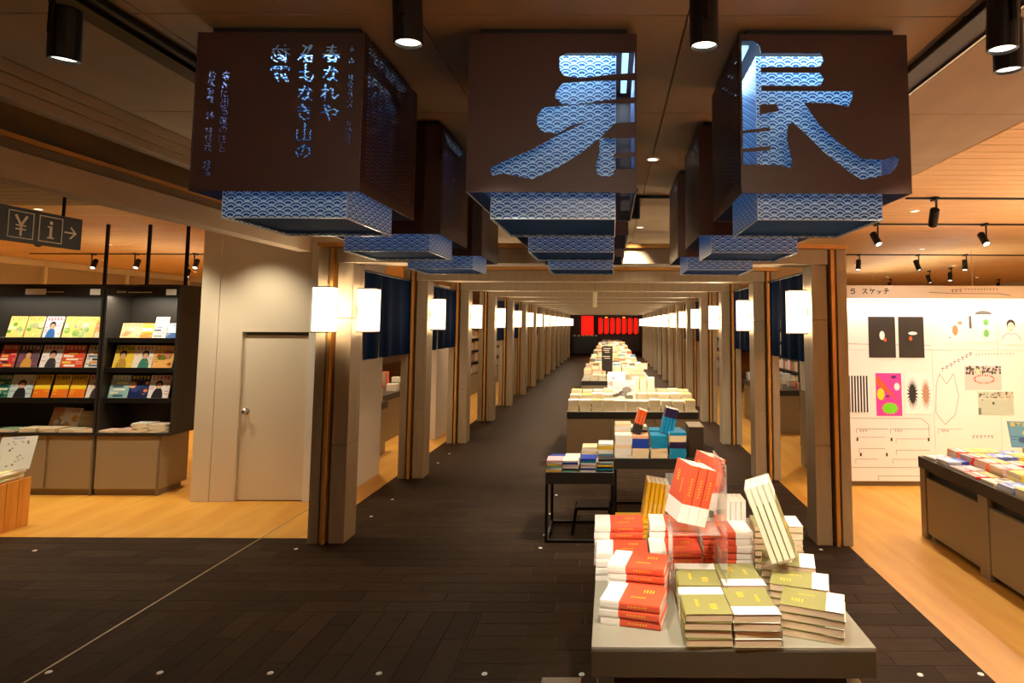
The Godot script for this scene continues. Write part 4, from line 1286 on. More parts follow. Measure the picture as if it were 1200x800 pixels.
# ---------------------------------------------------------------- magazine bookcases
func bookcase_units() -> void:
	for u in 2:
		var x0: float = -8.62 if u == 0 else -6.455
		var x1: float = -6.47 if u == 0 else -5.5
		var lab: String = "wide black magazine bookcase with grey base cabinets" if u == 0 else "narrow black magazine bookcase next to the beige door wall"
		var b := Vector3((x0 + x1) / 2, 0, -8.06)
		var c := thing("bookcase", lab, "bookcase", b, "black magazine bookcases")
		var dF := 7.84
		var dB := 8.28
		slab(c, "back_panel", x0, x1, 0.75, 2.635, dB - 0.02, dB, M.black_case, 0.0, b)
		for x in [[x0, x0 + 0.03], [x1 - 0.03, x1]]:
			slab(c, "side_panel", x[0], x[1], 0.75, 2.635, dF, dB - 0.021, M.black_case, 0.002, b)
		slab(c, "top_panel", x0 + 0.031, x1 - 0.031, 2.605, 2.635, dF, dB - 0.021, M.black_case, 0.002, b)
		var hd := slab(c, "header_board", x0 + 0.031, x1 - 0.031, 2.49, 2.604, dF + 0.005, dF + 0.02, M.sign_black, 0.0, b)
		var st := start()
		var xx: float = x1 - 0.95 if u == 0 else x0 + 0.16
		for k in 5:
			put_box(st, Vector3(xx + k * 0.024, 2.535, -dF + 0.003) - b - hd.position, Vector3(0.018, 0.006, 0.003))
			put_box(st, Vector3(xx + k * 0.024, 2.54, -dF + 0.003) - b - hd.position, Vector3(0.005, 0.026, 0.003))
		for k in 18:
			put_box(st, Vector3(xx + 0.14 + k * 0.017, 2.535, -dF + 0.003) - b - hd.position, Vector3(0.01, 0.011, 0.003))
		var pr := part(hd, "lettering", st.commit(), M.sign_print)
		pr.set_meta("kind", "stuff")
		part(hd, "white_card", bx(Vector3(0.13, 0.075, 0.004)), M.white_band, Vector3(x1 - 0.11, 2.537, -dF - 0.003 + 0.008) - b - hd.position)
		if u == 0:
			part(hd, "white_card", bx(Vector3(0.26, 0.075, 0.004)), M.white_band, Vector3(-7.34, 2.537, -dF - 0.003 + 0.008) - b - hd.position)
		for y in [1.945, 1.565, 1.185]:
			slab(c, "shelf", x0 + 0.031, x1 - 0.031, y - 0.022, y, dF + 0.06, dB - 0.021, M.black_case, 0.0, b)
			slab(c, "shelf_lip", x0 + 0.031, x1 - 0.031, y - 0.05, y + 0.012, dF + 0.04, dF + 0.06, M.black_paint, 0.002, b)
		slab(c, "bottom_shelf", x0 + 0.005, x1 - 0.005, 0.74, 0.775, dF - 0.02, dB, M.black_case, 0.002, b)
		# light strip under the top
		var ls := slab(c, "light_strip", x0 + 0.06, x1 - 0.06, 2.50, 2.512, dF + 0.05, dF + 0.08, M.led_warm, 0.0, b)
		area(c, ls.position + Vector3(0, -0.012, 0), Vector3(-90, 0, 0), Vector2(x1 - x0 - 0.14, 0.03), 1.6, HALOGEN)
		# base cabinets
		var bx1: float = x1 if u == 0 else x1 - 0.14
		var edges: Array = [x0, -7.62, -7.05, x1] if u == 0 else [x0, bx1]
		slab(c, "base_body", x0 + 0.004, bx1 - 0.004, 0.07, 0.738, dF + 0.02, dB + 0.1, M.cabinet_grey, 0.003, b)
		for k in edges.size() - 1:
			slab(c, "cabinet_door", edges[k] + 0.02, edges[k + 1] - 0.02, 0.085, 0.732, dF, dF + 0.019, M.cabinet_grey, 0.003, b)
		slab(c, "plinth", x0 + 0.01, bx1 - 0.01, 0.0, 0.069, dF + 0.03, dB, M.cabinet_edge, 0.0, b)
		slab(c, "end_strip", bx1 - 0.018, bx1, 0.0, 0.735, dF - 0.004, dF + 0.02, M.cabinet_edge, 0.002, b)
	# hanging rods from the ceiling down to the bookcase tops
	for x in [-6.69, -6.13, -5.62]:
		solo("hanging_rod", bx(Vector3(0.035, CEIL - 2.637, 0.035), 0.004), M.black_metal, Vector3(x, (CEIL + 2.637) / 2, -8.1), "black steel rod above the magazine bookcases", "rod", "steel rods above the bookcases")

func build_magazines() -> void:
	var Wc := srgb(240, 234, 224)
	var items := [
		# x, shelf, width, cover(bg, head, figure, extra, style), words
		[-7.66, 1.945, 0.21, [srgb(244, 214, 120), srgb(230, 120, 40), srgb(110, 160, 60), srgb(250, 236, 180), 1], "cream and green cover magazine"],
		[-7.43, 1.945, 0.21, [srgb(244, 214, 120), srgb(230, 120, 40), srgb(120, 170, 70), srgb(250, 236, 180), 1], "cream and leafy cover magazine"],
		[-7.19, 1.945, 0.22, [srgb(226, 236, 244), srgb(216, 40, 60), srgb(50, 110, 190), srgb(216, 40, 60), 0], "magazine with a figure in blue"],
		[-6.95, 1.945, 0.2, [srgb(236, 228, 130), srgb(120, 170, 60), srgb(150, 196, 90), srgb(250, 250, 220), 1], "yellow and green patterned magazine"],
		[-6.745, 1.945, 0.2, [srgb(238, 230, 140), srgb(240, 150, 60), srgb(140, 190, 90), srgb(250, 250, 220), 1], "pale green patterned magazine"],
		[-6.56, 1.945, 0.165, [srgb(244, 176, 60), srgb(240, 220, 120), srgb(236, 120, 50), srgb(250, 220, 190), 1], "orange flower cover magazine"],
		[-7.74, 1.565, 0.2, [srgb(220, 60, 60), srgb(250, 240, 220), srgb(60, 50, 60), srgb(240, 200, 90), 2], "red text cover magazine"],
		[-7.48, 1.565, 0.26, [srgb(110, 80, 96), srgb(240, 230, 235), srgb(220, 160, 70), srgb(190, 80, 130), 0], "dark group portrait magazine"],
		[-7.18, 1.565, 0.26, [srgb(238, 232, 234), srgb(206, 40, 60), srgb(60, 54, 60), srgb(206, 120, 140), 0], "white magazine with dark hair portrait and red title"],
		[-6.9, 1.565, 0.28, [srgb(232, 80, 50), srgb(250, 240, 220), srgb(246, 210, 70), srgb(250, 246, 236), 2], "red and yellow headline magazine"],
		[-6.6, 1.565, 0.26, [srgb(238, 230, 218), srgb(60, 60, 60), srgb(240, 160, 60), srgb(110, 130, 160), 2], "white magazine with dark lettering"],
		[-7.78, 1.185, 0.2, [srgb(40, 120, 100), srgb(240, 240, 220), srgb(230, 220, 180), srgb(20, 60, 60), 2], "green cover magazine"],
		[-7.54, 1.185, 0.29, [srgb(196, 216, 222), srgb(220, 230, 236), srgb(34, 34, 40), srgb(90, 110, 120), 3], "pale blue magazine with seated dark figure"],
		[-7.27, 1.185, 0.2, [srgb(246, 206, 30), srgb(40, 40, 30), srgb(238, 120, 30), srgb(250, 220, 60), 4], "yellow over orange magazine, first of three"],
		[-7.03, 1.185, 0.2, [srgb(246, 206, 30), srgb(40, 40, 30), srgb(238, 120, 30), srgb(250, 220, 60), 4], "yellow over orange magazine, second of three"],
		[-6.81, 1.185, 0.2, [srgb(246, 206, 30), srgb(40, 40, 30), srgb(238, 120, 30), srgb(250, 220, 60), 4], "yellow over orange magazine, third of three"],
		[-6.58, 1.185, 0.22, [srgb(236, 226, 220), srgb(206, 60, 50), srgb(70, 60, 60), srgb(200, 140, 110), 0], "white magazine with two dark figures"],
		[-6.17, 1.945, 0.26, [srgb(246, 206, 150), srgb(220, 120, 80), srgb(236, 150, 110), srgb(250, 230, 200), 1], "peach cover magazine"],
		[-5.97, 1.945, 0.16, [srgb(244, 180, 50), srgb(250, 230, 140), srgb(236, 140, 60), srgb(250, 240, 200), 4], "orange band magazine"],
		[-5.80, 1.945, 0.17, [srgb(228, 226, 220), srgb(90, 90, 100), srgb(180, 180, 180), srgb(130, 140, 150), 2], "grey white magazine"],
		[-5.63, 1.945, 0.15, [srgb(214, 228, 238), srgb(40, 80, 150), srgb(60, 100, 160), srgb(240, 240, 240), 4], "blue landscape magazine"],
		[-6.25, 1.565, 0.25, [srgb(240, 206, 70), srgb(60, 130, 70), srgb(190, 150, 60), srgb(250, 230, 150), 0], "yellow portrait magazine"],
		[-6.0, 1.565, 0.25, [srgb(240, 230, 214), srgb(206, 70, 60), srgb(60, 130, 110), srgb(220, 140, 120), 0], "white portrait magazine with green coat"],
		[-5.74, 1.565, 0.25, [srgb(240, 180, 100), srgb(250, 240, 220), srgb(190, 70, 40), srgb(110, 120, 40), 1], "orange food cover magazine"],
		[-6.28, 1.185, 0.25, [srgb(150, 190, 190), srgb(240, 240, 230), srgb(230, 230, 200), srgb(60, 90, 110), 2], "blue green text magazine"],
		[-6.03, 1.185, 0.25, [srgb(26, 40, 92), srgb(246, 230, 60), srgb(240, 140, 70), srgb(60, 70, 130), 1], "navy magazine with peach coloured dish"],
		[-5.77, 1.185, 0.26, [srgb(232, 226, 226), srgb(190, 60, 120), srgb(40, 36, 44), srgb(190, 60, 120), 0], "white magazine with dark suited portrait"],
	]
	var sd := 100
	for q in items:
		var c: Array = q[3]
		sd += 1
		var hgt := 0.285 if q[1] > 1.9 else (0.30 if q[1] > 1.5 else 0.30)
		if q[4] == "peach cover magazine" or q[4] == "orange band magazine" or q[4] == "blue landscape magazine":
			hgt = 0.2
		magazine(Vector3(q[0], q[1] + 0.001, -7.92), q[2], hgt, 14, 0, cover_mat(c[0], c[1], c[2], c[3], c[4], sd), q[4] + " on the %s shelf" % ("upper" if q[1] > 1.9 else ("middle" if q[1] > 1.5 else "lower")), "magazines facing out on the black bookcases", rng.randf_range(0.006, 0.014))
	# flat piles and leaning copies on the bottom shelves
	var g := "magazines on the bottom shelves"
	var low := [[-7.15, 0.24, 0.19, [srgb(206, 150, 110), srgb(220, 70, 60), srgb(190, 130, 60), srgb(230, 210, 190), 1], "brown and red magazine standing low"], [-6.96, 0.22, 0.19, [srgb(226, 214, 196), srgb(220, 110, 100), srgb(196, 150, 70), srgb(240, 230, 210), 1], "pale photo magazine standing low"], [-6.8, 0.24, 0.15, [srgb(206, 186, 150), srgb(190, 170, 136), srgb(200, 180, 146), srgb(180, 160, 126), 4], "plain beige booklet standing low"], [-6.62, 0.26, 0.27, [srgb(228, 220, 230), srgb(216, 60, 60), srgb(120, 150, 170), srgb(190, 170, 190), 4], "white and blue landscape magazine standing low"]]
	for q in low:
		sd += 1
		var c: Array = q[3]
		magazine(Vector3(q[0], 0.776, -8.0 - 0.03 * (sd % 3)), q[1], q[2] + 0.09, 20, 0, cover_mat(c[0], c[1], c[2], c[3], c[4], sd), q[4] + " on the bottom shelf", g, 0.02)
	var flat := [[-7.6, 3, "green"], [-7.3, 4, "beige"], [-7.05, 4, "beige"], [-6.8, 3, "beige"], [-6.6, 2, "beige"], [-6.3, 2, "pale pink"], [-6.08, 3, "pink"], [-5.9, 9, "white"], [-5.68, 8, "grey"]]
	for q in flat:
		var base: Color = {"green": srgb(120, 160, 120), "beige": srgb(214, 190, 150), "pale pink": srgb(236, 206, 190), "pink": srgb(232, 170, 160), "white": srgb(232, 226, 214), "grey": srgb(206, 200, 190)}[q[2]]
		for i in q[1]:
			var o := part(self, numbered("magazine"), plain_book_mesh(0.21, 0.2, 0.012, base.lerp([srgb(240, 234, 222), srgb(206, 120, 100), srgb(120, 150, 170)][i % 3], 0.22), srgb(238, 226, 200), false), M.printed_board, Vector3(q[0] + rng.randf_range(-0.008, 0.008), 0.776 + i * 0.0128, -7.925), Vector3(0, rng.randf_range(-4, 4), 0))
			tag(o, "%s magazine lying flat in a pile on the bottom bookcase shelf, %s up" % [q[2], ORD[i]], "magazine", g)

# the slatted wooden crate with papers, and the hanging direction sign
func build_crate_and_sign() -> void:
	var b := Vector3(-6.55, 0, -6.5)
	var c := thing("wooden_crate", "orange wooden plank crate with papers on top", "crate", b)
	for k in 4:
		slab(c, "plank", -6.22, -6.2, 0.0, 0.5, 6.2 + k * 0.135 + 0.001, 6.2 + (k + 1) * 0.135 - 0.002, M.crate_wood, 0.003, b)
	for k in 5:
		slab(c, "plank", -6.9 + k * 0.136, -6.9 + (k + 1) * 0.136 - 0.003, 0.0, 0.5, 6.2, 6.22, M.crate_wood, 0.003, b)
	slab(c, "core", -6.89, -6.223, 0.0, 0.49, 6.222, 6.73, M.crate_wood, 0.0, b)
	var sd := 200
	var g := "papers on the wooden crate"
	for k in 6:
		sd += 1
		flat_magazine(Vector3(-6.42 + 0.02 * sin(k * 2.1), 0.501 + k * 0.0155, -6.5), 0.34, 0.42, 8 + 5 * sin(k * 1.3), M.cover_104 if k % 2 else M.cover_117, "newsprint paper lying on the wooden crate, %s from the bottom" % ORD[k], g, 0.0145)
	var sheet := cover_mat(srgb(240, 234, 226), srgb(196, 196, 220), srgb(150, 90, 90), srgb(110, 120, 100), 5, 201)
	sheet.albedo_texture = doodle_texture(srgb(240, 234, 226), 7)
	magazine(Vector3(-6.3, 0.6, -6.6), 0.3, 0.36, 28, 24, sheet, "white sheet with small drawings leaning on the wooden crate papers", g, 0.004)
	var sheet2 := cover_mat(srgb(236, 226, 206), srgb(196, 196, 220), srgb(150, 90, 90), srgb(110, 120, 100), 5, 202)
	sheet2.albedo_texture = doodle_texture(srgb(228, 216, 190), 9)
	magazine(Vector3(-6.56, 0.6, -6.5), 0.3, 0.3, 35, 10, sheet2, "cream sheet leaning beside the white drawing sheet on the crate", g, 0.004)
	# sign
	var s := thing("direction_sign", "dark hanging direction sign with escalator, yen, information pictograms and arrow", "sign", Vector3(-4.42, 2.745, -4.55))
	var bd := slab(s, "sign_board", -4.445, -4.4, 2.745, 3.0, 4.03, 5.067, M.sign_black, 0.004, s.position)
	for d in [4.2, 4.9]:
		slab(s, "hanger", -4.43, -4.415, 3.0, CEIL, d, d + 0.015, M.black_metal, 0.0, s.position)
	# face coordinates: u along the board from its far end towards the viewer, v up
	var st := start()
	var put := func(u: float, v: float, du: float, dv: float, rot := 0.0) -> void:
		put_box(st, Vector3(0.0233, v, -0.5185 + u), Vector3(0.003, dv, du), 0.0, null, Basis(Vector3.RIGHT, rot))
	# arrow (points along the aisle)
	put.call(0.115, 0.0, 0.1, 0.012)
	put.call(0.085, 0.022, 0.07, 0.012, -0.75)
	put.call(0.085, -0.022, 0.07, 0.012, 0.75)
	for f in [0.285, 0.53, 0.90]:
		for sgn in [-1.0, 1.0]:
			put.call(f, sgn * 0.098, 0.2, 0.006)
			put.call(f + sgn * 0.098, 0.0, 0.006, 0.2)
	# i
	put.call(0.285, -0.022, 0.022, 0.09)
	put.call(0.285, 0.052, 0.026, 0.026)
	put.call(0.293, 0.02, 0.04, 0.012)
	put.call(0.285, -0.065, 0.056, 0.012)
	# yen
	put.call(0.53, -0.04, 0.018, 0.085)
	put.call(0.553, 0.035, 0.018, 0.085, 0.55)
	put.call(0.507, 0.035, 0.018, 0.085, -0.55)
	put.call(0.53, -0.005, 0.08, 0.011)
	put.call(0.53, -0.033, 0.08, 0.011)
	# escalator
	put.call(0.9, -0.02, 0.16, 0.016, 0.75)
	put.call(0.83, 0.045, 0.05, 0.016)
	put.call(0.965, -0.08, 0.05, 0.016)
	put.call(0.9, 0.06, 0.024, 0.024)
	put.call(0.9, 0.022, 0.018, 0.06)
	var pp := part(bd, "pictograms", st.commit(), M.sign_print)
	pp.set_meta("kind", "stuff")

func doodle_texture(bg: Color, sd: int) -> ImageTexture:
	var r := RandomNumberGenerator.new()
	r.seed = sd
	var im := Image.create(128, 128, false, Image.FORMAT_RGB8)
	im.fill(bg)
	for k in 16:
		var c := Vector2i(r.randi_range(8, 112), r.randi_range(14, 112))
		var col: Color = [srgb(160, 90, 90), srgb(80, 80, 90), srgb(190, 150, 90), srgb(110, 130, 110)][k % 4]
		im.fill_rect(Rect2i(c.x, c.y, r.randi_range(2, 7), r.randi_range(2, 7)), col)
		im.fill_rect(Rect2i(c.x - 3, c.y + 4, 9, 1), col)
	im.fill_rect(Rect2i(40, 4, 44, 6), srgb(190, 190, 220))
	return ImageTexture.create_from_image(im)

# ---------------------------------------------------------------- exhibition wall on the poster side
func wall_flat(called: String, x0: float, x1: float, y0: float, y1: float, mt: Material, label: String, category: String, group := "", proud := 0.006) -> Node3D:
	var o := thing(called, label, category, Vector3((x0 + x1) / 2, y0, -8.43), group)
	part(o, "sheet", bx(Vector3(x1 - x0, y1 - y0, proud)), mt, Vector3(0, (y1 - y0) / 2, proud / 2))
	return o

func blob(c: Vector2, rx: float, ry: float, spikes: int, depth: float, z: float, turn := 0.0) -> Mesh:
	# a flat rounded or spiky shape in the x-y plane
	var st := start()
	var n := maxi(24, spikes * 2)
	var p := []
	for k in n:
		var a := TAU * k / n + turn
		var r := 1.0
		if spikes > 0:
			r = 1.0 if k % 2 == 0 else 1.0 - depth
		p.append(Vector3(c.x + cos(a) * rx * r, c.y + sin(a) * ry * r, z))
	for k in n:
		tri(st, Vector3(c.x, c.y, z), p[k], p[(k + 1) % n], Vector3.BACK)
	return st.commit()

func line_strip(st: SurfaceTool, pts: Array, w: float, z: float) -> void:
	for i in pts.size() - 1:
		var a := Vector3(pts[i][0], pts[i][1], z)
		var b := Vector3(pts[i + 1][0], pts[i + 1][1], z)
		var t := (b - a).normalized()
		var n := Vector3(-t.y, t.x, 0) * w / 2
		quad(st, a - n, b - n, b + n, a + n, Vector3.BACK)

func scribble(st: SurfaceTool, x0: float, y0: float, n: int, size: float, gap: float, slope: float, z: float, sd: int) -> void:
	var r := RandomNumberGenerator.new()
	r.seed = sd
	for k in n:
		var x := x0 + k * gap
		var y := y0 + k * slope
		line_strip(st, [[x - size / 2, y + size * 0.25], [x + size / 2, y + size * 0.3]], size * 0.13, z)
		line_strip(st, [[x + r.randf_range(-0.2, 0.2) * size, y + size / 2], [x - r.randf_range(-0.2, 0.3) * size, y - size / 2]], size * 0.13, z)
		if r.randf() > 0.4:
			line_strip(st, [[x - size * 0.3, y - size * 0.1], [x + size * 0.3, y - size * 0.4]], size * 0.13, z)

func build_exhibition() -> void:
	var w := structure("wall_exhibition")
	# thick partition in panels, plinth below, projecting header above with a light strip
	slab(w, "core", 2.97, 9.0, 0.07, 2.69, 8.45, 9.65, M.white_wall)
	slab(w, "plinth", 2.97, 9.0, 0.0, 0.07, 8.47, 9.6, M.cabinet_edge)
	var xs := [2.955, 4.376, 5.28, 6.6, 8.0, 9.0]
	for i in xs.size() - 1:
		slab(w, "wall_panel", xs[i] + 0.0015, xs[i + 1] - 0.0015, 0.07, 1.818, 8.43, 8.45, M.white_wall, 0.002)
		slab(w, "wall_panel", xs[i] + 0.0015, xs[i + 1] - 0.0015, 1.822, 2.53, 8.43, 8.45, M.white_wall, 0.002)
	slab(w, "header", 2.955, 9.0, 2.515, 2.69, 8.30, 8.44, M.beige_wall, 0.003)
	slab(w, "light_strip", 3.0, 8.9, 2.503, 2.513, 8.33, 8.36, M.led_warm)
	area(w, Vector3(5.95, 2.498, -8.345), Vector3(-90, 0, 0), Vector2(5.8, 0.03), 3.6, Color(1.0, 0.97, 0.92))
	slab(w, "end_panel", 2.945, 2.968, 1.15, 2.69, 8.46, 9.64, M.white_wall, 0.002)
	slab(w, "end_cabinet", 2.935, 2.968, 0.02, 1.145, 8.46, 9.64, M.cabinet_grey, 0.002)
	# drawn lines and captions printed on the panels
	var st := start()
	var z := -8.4285
	line_strip(st, [[3.25, 2.39], [4.3, 2.41]], 0.006, z)
	line_strip(st, [[4.40, 2.36], [4.9, 2.45], [5.1, 2.42], [5.6, 2.40], [6.2, 2.5]], 0.005, z)
	line_strip(st, [[3.22, 1.9], [4.36, 1.88]], 0.005, z)
	line_strip(st, [[4.42, 1.35], [4.47, 1.5], [4.56, 1.36], [4.66, 1.5], [4.72, 1.2], [4.66, 0.95], [4.52, 0.82], [4.4, 0.98], [4.42, 1.35]], 0.005, z)
	line_strip(st, [[3.2, 0.90], [4.2, 0.90], [4.3, 0.82], [4.3, 0.6]], 0.005, z)
	for q in [[3.32, 3.75, 0.76], [3.78, 4.3, 0.76], [4.42, 4.75, 0.76], [3.32, 3.7, 0.65], [3.85, 4.3, 0.63], [3.35, 3.7, 0.5], [3.85, 4.3, 0.48], [3.3, 3.6, 0.36], [3.8, 4.3, 0.36], [3.2, 4.3, 0.25], [3.6, 4.3, 0.14]]:
		line_strip(st, [[q[0], q[2]], [q[1], q[2]]], 0.004, z)
		line_strip(st, [[q[0], q[2]], [q[0], q[2] - 0.06]], 0.004, z)
	scribble(st, 3.36, 2.455, 11, 0.028, 0.042, 0.001, z, 1)
	scribble(st, 4.62, 2.42, 2, 0.06, 0.08, 0.01, z, 2)
	scribble(st, 4.88, 2.46, 7, 0.028, 0.045, 0.005, z, 3)
	scribble(st, 5.45, 2.44, 8, 0.03, 0.06, 0.012, z, 4)
	scribble(st, 4.52, 1.56, 8, 0.05, 0.055, 0.03, z, 5)
	scribble(st, 4.98, 1.76, 13, 0.026, 0.042, 0.001, z, 6)
	scribble(st, 3.38, 0.735, 3, 0.03, 0.036, 0.0, z, 7)
	scribble(st, 3.85, 0.735, 3, 0.03, 0.036, 0.0, z, 8)
	scribble(st, 4.48, 0.735, 3, 0.03, 0.036, 0.0, z, 9)
	scribble(st, 4.9, 0.66, 6, 0.04, 0.05, 0.0, z, 10)
	for q in [[3.33, 0.62], [3.79, 0.62], [3.37, 0.42], [3.72, 0.42], [4.29, 0.62]]:
		line_strip(st, [[q[0] - 0.012, q[1]], [q[0] + 0.012, q[1]]], 0.045, z)
	var o := part(w, "wall_lettering", st.commit(), M.ink)
	o.set_meta("kind", "stuff")
	# header title: 5 and katakana su ke c chi, drawn as strokes
	var h := start()
	var zz := -8.2985
	var X := 3.25
	line_strip(h, [[X + 0.05, 2.64], [X, 2.64], [X - 0.004, 2.615], [X + 0.04, 2.62], [X + 0.05, 2.6], [X + 0.03, 2.578], [X - 0.006, 2.585]], 0.012, zz)
	X = 3.4
	line_strip(h, [[X, 2.635], [X + 0.06, 2.638], [X + 0.005, 2.575]], 0.011, zz)
	line_strip(h, [[X + 0.035, 2.61], [X + 0.07, 2.575]], 0.011, zz)
	X = 3.5
	line_strip(h, [[X + 0.02, 2.645], [X, 2.615]], 0.011, zz)
	line_strip(h, [[X + 0.015, 2.625], [X + 0.075, 2.628]], 0.011, zz)
	line_strip(h, [[X + 0.05, 2.626], [X + 0.02, 2.575]], 0.011, zz)
	X = 3.6
	line_strip(h, [[X, 2.615], [X + 0.01, 2.6]], 0.011, zz)
	line_strip(h, [[X + 0.022, 2.618], [X + 0.03, 2.602]], 0.011, zz)
	line_strip(h, [[X + 0.055, 2.618], [X + 0.015, 2.575]], 0.011, zz)
	X = 3.69
	line_strip(h, [[X + 0.06, 2.65], [X + 0.01, 2.64]], 0.011, zz)
	line_strip(h, [[X - 0.005, 2.615], [X + 0.075, 2.62]], 0.011, zz)
	line_strip(h, [[X + 0.04, 2.645], [X + 0.035, 2.6], [X + 0.01, 2.575]], 0.011, zz)
	scribble(h, 4.62, 2.62, 3, 0.045, 0.052, 0.004, zz, 21)
	scribble(h, 4.80, 2.64, 11, 0.03, 0.042, 0.0005, zz, 22)
	line_strip(h, [[4.3, 2.60], [4.62, 2.585], [5.25, 2.585], [5.4, 2.56]], 0.006, zz)
	scribble(h, 5.62, 2.625, 8, 0.03, 0.042, 0.0005, zz, 23)
	o = part(w, "header_lettering", h.commit(), M.ink)
	o.set_meta("kind", "stuff")
	# drawing on the end panel: hexagon outline and a few strokes
	var e := start()
	var hx := []
	for k in 7:
		hx.append([9.0 + 0.3 * cos(TAU * k / 6), 1.75 + 0.33 * sin(TAU * k / 6)])
	line_strip(e, hx, 0.008, 0)
	var hy := []
	for k in 7:
		hy.append([9.0 + 0.2 * cos(TAU * k / 6), 1.75 + 0.22 * sin(TAU * k / 6)])
	line_strip(e, hy, 0.006, 0)
	for k in 4:
		line_strip(e, [[8.62 + 0.02 * k, 2.1 - k * 0.2], [8.55, 2.0 - k * 0.22]], 0.03, 0)
	o = part(w, "end_drawing", e.commit(), M.ink, Vector3(2.9435, 0, 0), Vector3(0, -90, 0))
	o.scale = Vector3(-1, 1, 1)
	o.set_meta("kind", "stuff")
	# posters
	var p := wall_flat("poster", 3.52, 3.885, 1.715, 2.27, M.sign_black, "black poster with one pale shape, beside the wall's edge", "poster", "posters on the exhibition wall")
	part(p, "printed_shape", blob(Vector2(0.0, 0.3), 0.035, 0.06, 0, 0, 0.0068), M.white_band)
	part(p, "printed_shape", blob(Vector2(0.04, 0.24), 0.022, 0.025, 0, 0, 0.0066), M.book_orange)
	p = wall_flat("poster", 3.93, 4.275, 1.715, 2.27, M.sign_black, "black poster with a pale oval and small bright dots", "poster", "posters on the exhibition wall")
	part(p, "printed_shape", blob(Vector2(0.02, 0.33), 0.06, 0.022, 0, 0, 0.0068), M.white_band)
	part(p, "printed_shape", blob(Vector2(-0.01, 0.26), 0.022, 0.03, 0, 0, 0.0066), M.book_orange)
	p = wall_flat("poster", 3.21, 3.5, 0.975, 1.475, M.white_band, "white poster with upright black stripes", "poster", "posters on the exhibition wall")
	for k in 7:
		part(p, "stripe", bx(Vector3(0.022, 0.49, 0.002)), M.ink, Vector3(-0.12 + k * 0.04, 0.25, 0.0065))
	mat("poster_pink", srgb(240, 60, 160), 0.5)
	mat("poster_orange", srgb(250, 96, 40), 0.5)
	mat("poster_yellow", srgb(250, 220, 30), 0.5)
	mat("poster_green", srgb(110, 214, 30), 0.5)
	mat("poster_violet", srgb(60, 40, 110), 0.5)
	p = wall_flat("poster", 3.6, 3.945, 0.935, 1.505, M.poster_pink, "bright pink poster with yellow, orange and green shapes", "poster", "posters on the exhibition wall")
	var wedge := start()
	tri(wedge, Vector3(-0.165, 0.55, 0.0066), Vector3(-0.165, 0.42, 0.0066), Vector3(0.13, 0.2, 0.0066), Vector3.BACK)
	part(p, "printed_shape", wedge.commit(), M.poster_orange)
	part(p, "printed_shape", blob(Vector2(-0.11, 0.29), 0.05, 0.08, 0, 0, 0.0068), M.poster_yellow)
	part(p, "printed_shape", blob(Vector2(0.01, 0.1), 0.12, 0.085, 16, 0.25, 0.007), M.poster_green)
	part(p, "printed_shape", blob(Vector2(0.11, 0.39), 0.045, 0.06, 7, 0.3, 0.0068), M.white_band)
	part(p, "printed_shape", blob(Vector2(0.07, 0.52), 0.06, 0.035, 6, 0.6, 0.0068), M.poster_violet)
	part(p, "printed_shape", blob(Vector2(-0.02, 0.26), 0.035, 0.02, 6, 0.4, 0.0069), M.poster_violet)
	p = wall_flat("poster", 3.99, 4.365, 0.96, 1.5, M.white_band, "white poster with a black and a brown spiky shape", "poster", "posters on the exhibition wall")
	mat("spike_brown", srgb(176, 132, 108), 0.6)
	part(p, "printed_shape", blob(Vector2(-0.085, 0.27), 0.085, 0.23, 22, 0.5, 0.0068), M.ink)
	part(p, "printed_shape", blob(Vector2(0.095, 0.27), 0.07, 0.23, 22, 0.5, 0.0068), M.spike_brown)
	# illustrations
	mat("leaf_green", srgb(110, 180, 90), 0.6)
	mat("coral", srgb(238, 140, 100), 0.6)
	mat("skin_paper", srgb(236, 214, 190), 0.6)
	p = wall_flat("drawing_sheet", 4.55, 4.9, 1.93, 2.3, M.white_band, "white sheet with an orange plant drawing", "drawing", "drawings on the exhibition wall", 0.003)
	part(p, "printed_shape", blob(Vector2(-0.02, 0.16), 0.045, 0.08, 7, 0.2, 0.0036), M.coral)
	part(p, "printed_shape", blob(Vector2(0.05, 0.26), 0.04, 0.03, 5, 0.3, 0.0037), M.coral)
	part(p, "printed_shape", blob(Vector2(-0.1, 0.06), 0.02, 0.01, 0, 0, 0.0037), M.leaf_green)
	p = wall_flat("drawing_sheet", 4.94, 5.26, 1.93, 2.3, M.white_band, "white sheet with a green leaf drawing under a grey arc", "drawing", "drawings on the exhibition wall", 0.003)
	part(p, "printed_shape", blob(Vector2(0.03, 0.12), 0.05, 0.07, 9, 0.35, 0.0036), M.leaf_green)
	part(p, "printed_shape", blob(Vector2(0.03, 0.27), 0.045, 0.055, 6, 0.3, 0.0036), M.leaf_green)
	mat("arc_grey", srgb(96, 90, 84), 0.7)
	var arc := start()
	for k in 12:
		var a := PI * k / 12
		var a2 := PI * (k + 1) / 12
		tri(arc, Vector3(0, 0.375, 0.004), Vector3(0.12 * cos(a), 0.375 + 0.055 * sin(a), 0.004), Vector3(0.12 * cos(a2), 0.375 + 0.055 * sin(a2), 0.004), Vector3.BACK)
	part(p, "grey_arc", arc.commit(), M.arc_grey)
	part(p, "grey_bar", bx(Vector3(0.035, 0.17, 0.002)), M.arc_grey, Vector3(-0.185, 0.27, 0.004))
	p = wall_flat("drawing_sheet", 5.32, 5.62, 1.9, 2.3, M.white_band, "white sheet with a line portrait of a short haired person", "drawing", "drawings on the exhibition wall", 0.003)
	part(p, "printed_shape", blob(Vector2(0.0, 0.27), 0.06, 0.07, 0, 0, 0.0036), M.ink)
	part(p, "printed_shape", blob(Vector2(0.0, 0.235), 0.048, 0.065, 0, 0, 0.0038), M.skin_paper)
	var pl := start()
